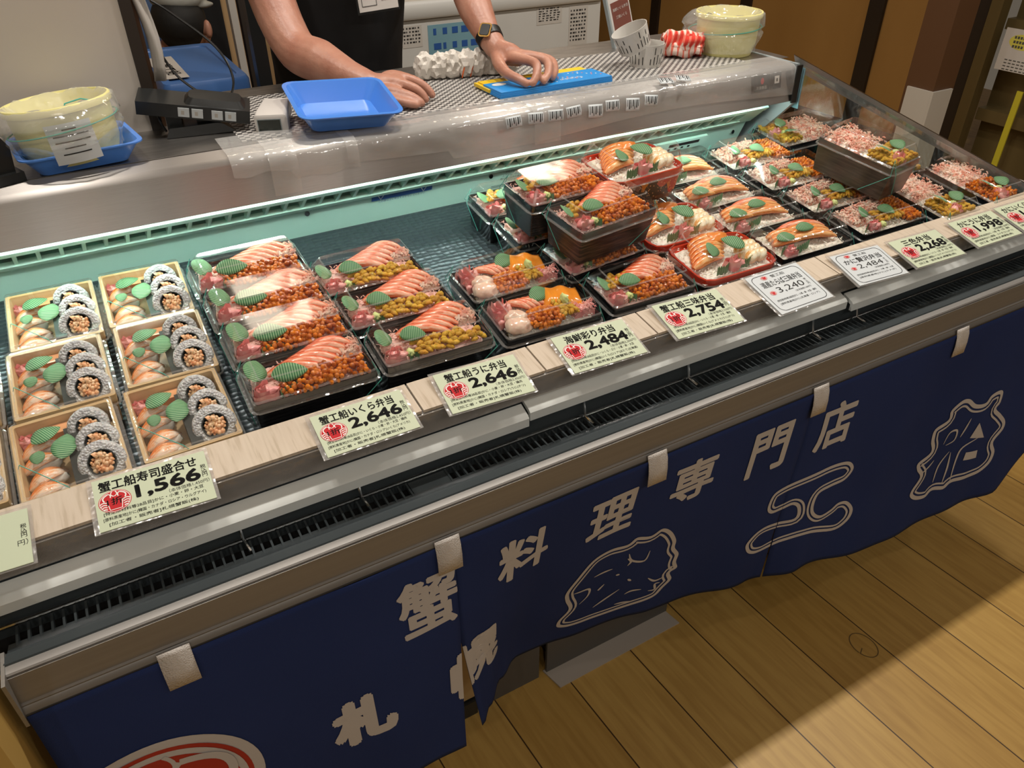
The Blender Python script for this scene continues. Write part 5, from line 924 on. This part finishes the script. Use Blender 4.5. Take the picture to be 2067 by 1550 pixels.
# scanner
sc_ = tag(empty('white_scanner', M=Matrix.Translation((0.322, 1.438, ZM+0.0)) @ Matrix.Rotation(R(-22), 4, 'Z') @ Matrix.Rotation(R(4), 4, 'X')), 'white barcode scanner with a dark rectangular window beside the empty blue tray', 'scanner')
m_ = MB(); rz_ = lambda w, h, y: [(p[0], y, p[1]+h/2) for p in rloop(w, h, 0, 0.006, 3)]
m_.loft([rz_(0.050, 0.031, -0.048), rz_(0.056, 0.034, -0.046), rz_(0.056, 0.036, -0.030), rz_(0.048, 0.034, 0.030), rz_(0.050, 0.030, 0.052)], cap0=True, cap1=True); m_.build('body', [devw], sc_, smooth=40)
m_ = MB(); m_.box(-0.022, 0.016, -0.0495, -0.0478, 0.008, 0.026); m_.build('window', [screen], sc_); m_ = MB(); m_.box(-0.0235, 0.0175, -0.0488, -0.0475, 0.0065, 0.0275); m_.build('window_frame', [grey_paint], sc_)
# register display on a stand
rg = tag(empty('register_display', M=Matrix.Translation((0.205, 1.475, ZT)) @ Matrix.Rotation(R(-14), 4, 'Z')), 'black payment terminal on a stand with four small white labels', 'payment terminal')
m_ = MB(); M2 = Matrix.Rotation(R(12), 4, 'X')
M2 = Matrix.Translation((-0.005, 0, 0.043)) @ Matrix.Rotation(R(10), 4, 'Y') @ Matrix.Rotation(R(8), 4, 'X'); m_.box(-0.095, 0.088, -0.030, 0.030, -0.0115, 0.0115, 0, M2); m_.loft([[(p[0], p[1], 0.0115) for p in rloop(0.10, 0.05, 0, 0.01, cx=0.03)], [(p[0], p[1], 0.022) for p in rloop(0.085, 0.04, 0, 0.01, cx=0.03)]], cap1=True, M=M2); m_.build('terminal', [blackp], rg)
m_ = MB(); m_.box(-0.060, -0.035, -0.01, 0.015, 0.0, 0.035); m_.box(-0.01, 0.012, -0.01, 0.012, 0.0, 0.030); m_.loft([[(-0.062, -0.035, 0.001), (0.055, -0.022, 0.001), (0.03, 0.05, 0.001), (-0.06, 0.05, 0.001)], [(-0.055, -0.03, 0.016), (0.030, -0.020, 0.018), (0.02, 0.04, 0.022), (-0.055, 0.04, 0.022)]], cap0=True, cap1=True); m_.build('stand', [blackp], rg)
m_ = MB()
for k_, x in enumerate((-0.020, 0.002, 0.034, 0.056)): m_.box(x-0.009, x+0.009, -0.0315, -0.0303, -0.008, 0.0075, 0, M2); m_.box(x-0.004, x+0.001, -0.0318, -0.0314, -0.004, 0.003, 1, M2)
m_.build('labels', [card_w, papertan], rg)
for P_ in ([(0.045, 0.05, 0.030), (0.060, 0.07, 0.070), (0.040, 0.09, 0.120), (-0.02, 0.10, 0.175), (-0.050, 0.09, 0.200)], [(0.045, 0.05, 0.030), (0.02, 0.06, 0.035), (-0.03, 0.07, 0.075), (-0.055, 0.08, 0.12)], [(-0.065, 0.00, 0.004), (-0.072, 0.0, 0.03), (-0.068, 0.02, 0.06)]):
    V_ = [Vector(p) for p in P_]; pp = []
    for i in range(len(V_)-1):
        a, b_, c, d = V_[max(i-1, 0)], V_[i], V_[i+1], V_[min(i+2, len(V_)-1)]
        for t in [k_/6 for k_ in range(6)]: pp.append(0.5*((2*b_)+(c-a)*t+(2*a-5*b_+4*c-d)*t*t+(3*b_-a-3*c+d)*t*t*t))
    m_ = MB(); m_.tube(pp+[V_[-1]], 0.0022, 6); m_.build('cable', [blackp], rg)
# dark device cut by the left edge
m_ = MB(); M2 = Matrix.Translation((-0.118, 1.375, ZT)) @ Matrix.Rotation(R(20), 4, 'Z'); m_.box(-0.03, 0.026, -0.03, 0.03, 0.0, 0.014, 0, M2); m_.loft([[(-0.03, -0.02, 0.014), (0.018, -0.02, 0.014), (0.018, 0.02, 0.014), (-0.03, 0.02, 0.014)], [(-0.03, -0.02, 0.05), (0.022, -0.02, 0.05), (0.022, 0.02, 0.05), (-0.03, 0.02, 0.05)], [(-0.03, -0.015, 0.095), (0.0, -0.015, 0.095), (0.0, 0.02, 0.095), (-0.03, 0.02, 0.095)]], cap0=True, cap1=True, M=M2)
tag(m_.build('card_reader', [blackp]), 'black device cut off by the left edge beside the bagged yellow tub', 'device')
# paper taped on the outside of the end panel
m_ = MB(); m_.box(0, 0.0012, -0.02, 0.03, -0.055, 0.035); o = m_.build('taped_note', [bl_note]); o.matrix_world = Matrix.Translation((XR+0.0115, 1.300, 1.045)); tag(o, 'pale blue card taped to the right end of the counter', 'note')

# ------------------------------------------------------------------ things behind the counter
# chest freezer
fz = tag(empty('chest_freezer', (1.45, 2.95, 0)), 'white chest freezer with notices behind the shop worker', 'freezer')
m_ = MB(); m_.box(-0.44, 0.44, -0.30, 0.30, 0.0, 1.015); m_.build('cabinet', [freez], fz); m_ = MB(); m_.loft([rloop(0.89, 0.62, 1.018, 0.02), rloop(0.90, 0.63, 1.026, 0.02), rloop(0.90, 0.63, 1.062, 0.02), rloop(0.88, 0.61, 1.075, 0.02)], cap0=True, cap1=True); m_.build('lid', [freez], fz)
def note(x, z, w, h, m, lines, root=fz, y=-0.3012, mk=ink):
    o_ = MB(); o_.box(x-w/2, x+w/2, y, y+0.001, z-h/2, z+h/2); o = o_.build('notice', [m], root); t_ = MB(); M3 = Matrix.Translation((x, y-0.0004, z)) @ Matrix.Rotation(R(90), 4, 'X')
    for k in range(lines):
        for q in range(6): t_.box(-w*0.42+q*w*0.145, -w*0.42+q*w*0.145+w*0.09*(0.5+((k*3+q*5) % 4)/4), h*(0.40-0.8*k/lines)-h*0.25/lines, h*(0.40-0.8*k/lines)+h*0.1/lines, 0, 0.0004, 0, M3)
    t_.build('notice_print', [mk], o)
note(-0.345, 0.965, 0.075, 0.07, papertan, 5); note(-0.16, 0.905, 0.25, 0.18, bl_note, 3, mk=blue_ink); note(0.21, 0.985, 0.11, 0.06, papertan, 6); note(0.34, 0.935, 0.085, 0.145, papertan, 9); note(0.345, 0.805, 0.05, 0.028, papertan, 2)
m_ = MB(); m_.box(-0.40, -0.1, -0.10, 0.2, 1.078, 1.14); o = m_.build('cardboard_box', [tanb]); o.location = (1.45, 2.95, 0); tag(o, 'brown cardboard box lying on the chest freezer', 'box')
# crumpled paper wrappings
m_ = MB(); rnd = random.Random(4)
for k in range(7):
    vs_, fs_ = ICO[3]; cc = Vector((0.690+0.030*k, 1.600-0.007*k, ZM+0.026)); out = []
    for p in vs_:
        q = Vector(p)*2.6+Vector((k*3.1, k, 0)); nn = 1+0.32*(1-2*abs(mn.noise(q)))+0.16*mn.noise(q*2.7)-0.2
        out.append((cc.x+p[0]*0.024*nn, cc.y+p[1]*0.020*nn, max(ZM+0.0008, cc.z+p[2]*0.030*nn)))
    m_.add(out, fs_)
tag(m_.build('crumpled_wrapping', [paperw], smooth=15), 'crumpled white wrapping paper between the worker\'s two hands', 'paper')
m_ = MB()
for x in (0.762, 0.782): m_.tube([(x, 1.565, ZM+0.002), (x+0.004, 1.562, ZM+0.02), (x+0.012, 1.566, ZM+0.042)], 0.0013, 6)
tag(m_.build('orange_ties', [orange_ink]), 'two thin orange ties on the crumpled white paper', 'tie')
# cooler box
cb = tag(empty('cooler_box', (0.362, 2.62, 0), R(0)), 'large blue cooler box with a paper label, behind the payment terminal', 'cooler box')
m_ = MB(); m_.loft([rloop(0.19, 0.46, 0.50, 0.02), rloop(0.21, 0.50, 0.885, 0.02), rloop(0.225, 0.52, 0.89, 0.02), rloop(0.225, 0.52, 0.915, 0.02)], cap0=True, cap1=True); m_.build('body', [coolb2], cb)
m_ = MB(); m_.loft([rloop(0.22, 0.515, 0.918, 0.02), rloop(0.235, 0.53, 0.925, 0.02), rloop(0.235, 0.53, 0.962, 0.02), rloop(0.225, 0.52, 0.972, 0.02), rloop(0.185, 0.46, 0.972, 0.02), rloop(0.18, 0.455, 0.968, 0.02)], cap0=True, cap1=True); m_.build('lid', [coolb], cb)
m_ = MB(); m_.box(-0.108, -0.035, -0.20, 0.10, 0.9735, 0.9742, 0, ); text(m_, '蟹工船', -0.07, -0.08, w=0.15, h=0.04, z=0.9746, mi=1, rot=R(-86)) ; m_.build('paper_label', [papertan, ink], cb)
m_ = MB(); m_.box(0.24, 0.48, 2.38, 2.86, 0.0, 0.498); tag(m_.build('crate_stand', [blackp]), 'dark crate under the blue cooler box', 'crate')
# shelving uprights
def upright(x, y, w, m, lab, h=2.2, extra=None):
    m_ = MB(); m_.box(x-w/2, x+w/2, y-0.02, y+0.02, 0, h); o = m_.build('rack_upright', [m]); tag(o, lab, 'upright'); return o
upright(0.509, 2.32, 0.036, blackp, 'black upright post between the cooler box and the worker'); upright(0.612, 3.10, 0.024, papertan, 'pale upright strip behind the black post'); upright(0.655, 3.12, 0.034, dark_wood, 'dark wooden upright behind the black post')
m_ = MB(); m_.box(0.485, 0.655, 3.515, 3.54, 0, 1.9); tag(m_.build('black_curtain', [shirt]), 'black hanging behind the crouching worker', 'curtain')
m_ = MB(); m_.box(0.20, 0.45, 3.515, 3.54, 0, 1.9); tag(m_.build('blue_panel', [mat('blue_panel', (0.09, 0.16, 0.32), 0.6)]), 'blue panel behind the crouching worker', 'panel')
m_ = MB(); m_.grid(lambda u, v: (0.148+0.020*u+0.006*sin(v*9), 1.535+0.004*sin(u*6+v*9), 1.165+0.33*v), 6, 14); o = m_.build('taped_paper', [papertan], smooth=60, solid=0.0006); tag(o, 'curling receipt paper taped to the edge of the white wall', 'paper')

# right hand side: post, guard, sign
m_ = MB(); m_.box(-0.07, 0.07, -0.07, 0.07, 0.0, 2.9); m_.build('post', [post_wood], pr)
m_ = MB(); m_.box(-0.082, 0.050, -0.082, -0.071, 0.0, 0.62); m_.box(-0.082, -0.071, -0.0708, 0.05, 0.0, 0.62); m_.build('white_guard', [mat('guard_white', (0.5, 0.47, 0.42), 0.4)], pr)
ns = tag(empty('wall_notice', (4.10, 2.25, 0.62)), 'white printed notice with yellow blotch on the far right wall', 'notice')
m_ = MB(); m_.box(-0.003, 0, -0.18, 0.09, -0.045, 0.145); m_.build('sheet', [devw], ns)
Mn = Matrix.Translation((-0.0035, -0.02, 0.025)) @ Matrix.Scale(0.72, 4) @ Matrix.Rotation(R(-90), 4, 'Z') @ Matrix.Rotation(R(90), 4, 'X')
m_ = MB(); ell(m_, -0.02, 0.09, 0.09, 0.048, 0, 0, M=Mn)
for i, s_ in enumerate(('新型コロナ', 'ウイルス', '対策')): text(m_, '■■■■■'[:5-i], -0.02, 0.118-0.028*i, w=0.12-0.02*i, h=0.014, z=0.0006, mi=1, M=Mn) if 0 else [m_.box(-0.08+0.02*q, -0.066+0.02*q, 0.108-0.028*i, 0.124-0.028*i, 0.0006, 0.0010, 1, Mn) for q in range(6-i)]
for i in range(4): [m_.box(-0.10+0.03*q, -0.08+0.03*q, -0.03-0.02*i, -0.024-0.02*i, 0.0003, 0.0008, 1, Mn) for q in range(6)]
m_.build('notice_print', [mat('notice_yellow', (0.65, 0.60, 0.10), 0.5), mat('notice_ink', (0.08, 0.08, 0.07), 0.5)], ns)
m_ = MB(); m_.box(4.09, 4.098, 2.155, 2.185, 0.0, 0.50); tag(m_.build('yellow_tape', [mat('yellow_tape', (0.55, 0.48, 0.03), 0.5)]), 'yellow tape running down the dark door below the notice', 'tape')
m_ = MB(); m_.box(2.60, 2.64, 1.10, 1.46, 0, 0.60); tag(m_.build('grey_panel_stand', [mat('grey_stand', (0.35, 0.31, 0.29), 0.5)]), 'pale grey panel cut off by the right edge of the photo', 'panel')

# ------------------------------------------------------------------ people
def flesh(name, chains, blobs, voxel, mats, parent, smooth=6, disp=0.0):
    mb = MB()
    for ch in chains:      # each chain: [(x, y, z, r), ...]; capsules with tapered links
        n_ = len(ch); pts = []; rad = []
        V_ = [Vector(c[:3]) for c in ch]
        for i in range(n_-1):
            for t in [q/6 for q in range(6)]:
                a, b_, c, d = V_[max(i-1, 0)], V_[i], V_[i+1], V_[min(i+2, n_-1)]
                pts.append(0.5*((2*b_)+(c-a)*t+(2*a-5*b_+4*c-d)*t*t+(3*b_-a-3*c+d)*t*t*t)); rad.append(ch[i][3]*(1-t)+ch[i+1][3]*t)
        pts.append(V_[-1]); rad.append(ch[-1][3]); mb.tube(pts, rad, 16); mb.ico(pts[0], rad[0], 3); mb.ico(pts[-1], rad[-1], 3)
    for c, r_, sc in blobs: mb.ico(c, r_, 3, sc=sc)
    o = mb.build(name, mats, None, smooth=0, solid=0)
    md = o.modifiers.new('skin', 'REMESH'); md.mode = 'VOXEL'; md.voxel_size = voxel
    m2 = o.modifiers.new('soft', 'SMOOTH'); m2.iterations = smooth; m2.factor = 0.5
    dg = bpy.context.evaluated_depsgraph_get(); me = bpy.data.meshes.new_from_object(o.evaluated_get(dg)); o.modifiers.clear(); old = o.data; o.data = me; bpy.data.meshes.remove(old)
    me.materials.clear(); [me.materials.append(m) for m in mats]; me.shade_smooth()
    if parent: o.parent = parent
    return o
wk = tag(empty('person', (0, 0, 0)), 'person in black short-sleeved top with a wristwatch, leaning both hands on the counter', 'person')
Rh = [[(0.44, 1.83, 1.43, 0.050), (0.425, 1.76, 1.28, 0.047), (0.436, 1.665, 1.172, 0.042), (0.468, 1.60, 1.150, 0.042), (0.500, 1.53, 1.132, 0.031), (0.524, 1.490, 1.124, 0.0245)],
      [(0.524, 1.490, 1.122, 0.023), (0.550, 1.474, 1.120, 0.024), (0.572, 1.468, 1.122, 0.018)],
      [(0.520, 1.480, 1.115, 0.020), (0.545, 1.450, 1.108, 0.020)],
      [(0.560, 1.492, 1.130, 0.0125), (0.577, 1.489, 1.133, 0.0115), (0.608, 1.462, 1.125, 0.0098), (0.626, 1.448, 1.112, 0.0088), (0.634, 1.440, 1.100, 0.0078)],
      [(0.545, 1.470, 1.126, 0.0125), (0.560, 1.461, 1.130, 0.0115), (0.592, 1.434, 1.120, 0.0098), (0.606, 1.424, 1.108, 0.0088), (0.610, 1.418, 1.099, 0.0078)],
      [(0.536, 1.450, 1.116, 0.0120), (0.549, 1.441, 1.119, 0.0108), (0.576, 1.414, 1.111, 0.0094), (0.590, 1.404, 1.102, 0.0084), (0.594, 1.400, 1.098, 0.0075)],
      [(0.530, 1.438, 1.106, 0.0110), (0.544, 1.425, 1.106, 0.0098), (0.566, 1.402, 1.102, 0.0085), (0.580, 1.396, 1.098, 0.0074)],
      [(0.535, 1.500, 1.122, 0.0140), (0.560, 1.512, 1.118, 0.0125), (0.592, 1.508, 1.110, 0.0110), (0.618, 1.486, 1.102, 0.0090)]]
Lh = [[(0.765, 1.84, 1.44, 0.050), (0.835, 1.78, 1.33, 0.046), (0.842, 1.71, 1.275, 0.042), (0.828, 1.62, 1.212, 0.037), (0.826, 1.565, 1.172, 0.027), (0.828, 1.535, 1.152, 0.0240)],
      [(0.828, 1.530, 1.148, 0.022), (0.842, 1.495, 1.142, 0.023), (0.850, 1.478, 1.138, 0.018)],
      [(0.835, 1.520, 1.138, 0.019), (0.865, 1.500, 1.134, 0.018)],
      [(0.832, 1.486, 1.138, 0.0130), (0.836, 1.463, 1.142, 0.0118), (0.853, 1.412, 1.139, 0.0100), (0.842, 1.388, 1.124, 0.0088), (0.828, 1.378, 1.111, 0.0080)],
      [(0.848, 1.492, 1.138, 0.0130), (0.857, 1.471, 1.143, 0.0118), (0.888, 1.428, 1.138, 0.0100), (0.876, 1.398, 1.122, 0.0088), (0.856, 1.382, 1.111, 0.0080)],
      [(0.862, 1.500, 1.136, 0.0125), (0.875, 1.485, 1.139, 0.0112), (0.912, 1.450, 1.132, 0.0096), (0.902, 1.414, 1.120, 0.0086), (0.886, 1.398, 1.110, 0.0078)],
      [(0.872, 1.512, 1.130, 0.0115), (0.888, 1.502, 1.130, 0.0102), (0.922, 1.476, 1.123, 0.0086), (0.920, 1.445, 1.115, 0.0078), (0.908, 1.428, 1.109, 0.0070)],
      [(0.822, 1.516, 1.140, 0.0150), (0.806, 1.480, 1.132, 0.0130), (0.797, 1.430, 1.123, 0.0112), (0.806, 1.398, 1.117, 0.0098), (0.814, 1.383, 1.111, 0.0085)]]
legs_ = [[(0.52, 2.02, 0.92, 0.085), (0.50, 2.00, 0.50, 0.060), (0.49, 2.05, 0.10, 0.042), (0.49, 1.95, 0.035, 0.035)], [(0.68, 2.02, 0.92, 0.085), (0.70, 2.00, 0.50, 0.060), (0.71, 2.05, 0.10, 0.042), (0.71, 1.95, 0.035, 0.035)]]
torso = [[(0.60, 2.00, 0.95, 0.13), (0.60, 1.95, 1.18, 0.115), (0.60, 1.87, 1.38, 0.115), (0.60, 1.82, 1.47, 0.06)], [(0.46, 1.84, 1.43, 0.052), (0.60, 1.85, 1.45, 0.06), (0.75, 1.85, 1.44, 0.052)], [(0.60, 1.82, 1.47, 0.052), (0.60, 1.76, 1.56, 0.050)]]
head = [((0.60, 1.71, 1.655), 0.098, (0.80, 0.98, 1.12)), ((0.60, 1.655, 1.605), 0.055, (0.95, 0.9, 1.0)), ((0.60, 1.607, 1.64), 0.014, (0.9, 1.1, 1.5)), ((0.520, 1.72, 1.645), 0.022, (0.45, 0.8, 1.3)), ((0.680, 1.72, 1.645), 0.022, (0.45, 0.8, 1.3))]
bd = flesh('body', Rh+Lh+legs_+torso, head, 0.0036, [skin], wk, smooth=5)
sh = flesh('shirt', [[(0.61, 1.99, 0.70, 0.150), (0.61, 1.98, 0.95, 0.142), (0.61, 1.94, 1.18, 0.140), (0.60, 1.87, 1.38, 0.140), (0.60, 1.83, 1.455, 0.075)], [(0.54, 1.99, 0.72, 0.12), (0.555, 1.93, 1.05, 0.105), (0.53, 1.88, 1.35, 0.10)], [(0.69, 1.99, 0.72, 0.12), (0.665, 1.93, 1.05, 0.100), (0.69, 1.88, 1.35, 0.10)],
    [(0.60, 1.85, 1.42, 0.08), (0.44, 1.84, 1.43, 0.065), (0.425, 1.80, 1.34, 0.062)], [(0.60, 1.85, 1.42, 0.08), (0.765, 1.845, 1.44, 0.065), (0.83, 1.80, 1.37, 0.060)]], [], 0.008, [shirt], wk, smooth=5)
tr_o = flesh('trousers', [[(0.52, 2.02, 0.92, 0.105), (0.50, 2.00, 0.50, 0.080), (0.49, 2.05, 0.09, 0.062)], [(0.68, 2.02, 0.92, 0.105), (0.70, 2.00, 0.50, 0.080), (0.71, 2.05, 0.09, 0.062)]], [], 0.010, [shirt], wk)
hr = flesh('hair', [], [((0.60, 1.735, 1.685), 0.105, (0.86, 0.95, 1.08)), ((0.60, 1.775, 1.62), 0.08, (0.9, 0.7, 1.0))], 0.008, [hair], wk)
for x in (0.572, 0.628):
    m_ = MB(); m_.ico((x, 1.618, 1.665), 0.009, 2, sc=(1.3, 0.6, 0.7)); m_.build('eye', [hair], wk)
m_ = MB(); m_.tube([(0.580, 1.604, 1.592), (0.60, 1.598, 1.590), (0.620, 1.604, 1.592)], 0.004, 6); m_.build('mouth', [logo_red], wk)
# watch, bracelet, name badge
wc, wd = Vector((0.8262, 1.556, 1.166)), (Vector((0.828, 1.62, 1.212))-Vector((0.828, 1.535, 1.152))).normalized(); s1 = wd.cross(Vector((0, 0, 1))).normalized(); s2 = s1.cross(wd)
wt = empty('wristwatch', (0, 0, 0)); tag(wt, 'black-strapped wristwatch with a gold edge on the worker\'s right-hand-side wrist in the photo', 'watch')
m_ = MB(); m_.loft([[wc+wd*o_+(s1*cos(a)+s2*sin(a))*r_ for a in [2*pi*k/32 for k in range(32)]] for o_, r_ in ((-0.009, 0.0262), (-0.0085, 0.0282), (0.0085, 0.0292), (0.009, 0.0272), (-0.009, 0.0262))]); m_.build('strap', [blackp], wt, smooth=40)
ud = (s2*0.75-s1*0.55).normalized()
if ud.z < 0: ud = -ud
m_ = MB(); Mt = Matrix.Translation(wc+ud*0.0285) @ ud.to_track_quat('Z', 'Y').to_matrix().to_4x4(); m_.loft([rloop(0.022, 0.026, 0.0, 0.004), rloop(0.020, 0.024, 0.004, 0.004)], cap0=True, cap1=True, M=Mt); m_.build('watch_case', [blackp], wt)
m_ = MB(); m_.loft([rloop(0.026, 0.030, 0.0008, 0.005), rloop(0.026, 0.030, 0.003, 0.005), rloop(0.0215, 0.0255, 0.003, 0.004), rloop(0.0215, 0.0255, 0.0008, 0.004), rloop(0.026, 0.030, 0.0008, 0.005)], M=Mt); m_.build('gold_bezel', [gold], wt)
bg = tag(empty('name_badge', M=Matrix.Translation((0.652, 1.742, 1.240)) @ Matrix.Rotation(R(86), 4, 'X') @ Matrix.Rotation(R(3), 4, 'Z')), 'white name badge in a clear holder hanging on the black shirt', 'badge')
m_ = MB(); m_.box(-0.045, 0.045, -0.03, 0.035, 0, 0.002); m_.build('card', [devw], bg); m_ = MB(); m_.box(-0.038, -0.004, -0.020, -0.019, 0.0022, 0.0026); m_.box(-0.038, -0.037, -0.020, 0.03, 0.0022, 0.0026); m_.box(-0.005, -0.004, -0.020, 0.03, 0.0022, 0.0026)
for q in range(5): m_.box(0.008+0.006*q, 0.012+0.006*q, -0.012, -0.008, 0.0022, 0.0026)
m_.build('printing', [ink], bg); m_ = MB(); m_.box(-0.049, 0.049, -0.035, 0.036, -0.001, -0.0002); m_.build('holder', [blackp], bg)
m_ = MB(); m_.tube([(0.61, 1.735, 1.298), (0.60, 1.72, 1.40), (0.57, 1.77, 1.50)], 0.003, 6); m_.tube([(0.69, 1.735, 1.298), (0.68, 1.72, 1.40), (0.64, 1.77, 1.50)], 0.003, 6); tag(m_.build('lanyard', [blackp]), 'black lanyard carrying the white name badge', 'lanyard')
# second worker, crouching behind the cooler with the back turned
s2p = tag(empty('person', (0.035, 0.33, -0.055)), 'person in dark uniform and white cap bending down behind the blue cooler box', 'person')
flesh('body', [[(0.33, 2.98, 0.55, 0.13), (0.33, 2.97, 0.78, 0.12), (0.36, 2.95, 0.88, 0.07), (0.395, 2.93, 0.97, 0.055)], [(0.22, 2.95, 0.80, 0.05), (0.20, 2.78, 0.62, 0.040), (0.30, 2.62, 0.50, 0.03)], [(0.46, 2.93, 0.78, 0.05), (0.52, 2.78, 0.62, 0.040), (0.44, 2.62, 0.50, 0.03)], [(0.30, 3.0, 0.50, 0.09), (0.25, 2.75, 0.42, 0.07), (0.25, 2.95, 0.06, 0.045)], [(0.40, 3.0, 0.50, 0.09), (0.42, 2.75, 0.42, 0.07), (0.42, 2.95, 0.06, 0.045)]],
      [((0.420, 2.90, 1.035), 0.092, (0.86, 1.0, 1.1)), ((0.462, 2.92, 0.985), 0.05, (1, 1, 1)), ((0.492, 2.83, 1.02), 0.024, (0.6, 0.9, 1.4)), ((0.500, 2.95, 1.0), 0.014, (1, 1, 1.2))], 0.006, [skin], s2p)
flesh('hair', [], [((0.408, 2.885, 1.050), 0.100, (0.95, 0.98, 0.92)), ((0.405, 2.862, 1.010), 0.075, (1.0, 0.7, 0.8))], 0.006, [hair], s2p)
flesh('white_cap', [], [((0.422, 2.905, 1.125), 0.100, (0.98, 1.05, 0.52)), ((0.490, 2.87, 1.095), 0.035, (1.4, 0.8, 0.35))], 0.006, [cap_m], s2p)
flesh('uniform', [[(0.33, 3.0, 0.50, 0.17), (0.32, 2.98, 0.75, 0.15), (0.35, 2.96, 0.86, 0.08)], [(0.33, 2.97, 0.83, 0.10), (0.22, 2.95, 0.80, 0.065), (0.20, 2.80, 0.64, 0.055)], [(0.33, 2.97, 0.83, 0.10), (0.46, 2.93, 0.78, 0.065), (0.51, 2.80, 0.64, 0.055)]], [], 0.009, [mat('dark_uniform', (0.02, 0.022, 0.03), 0.8)], s2p)
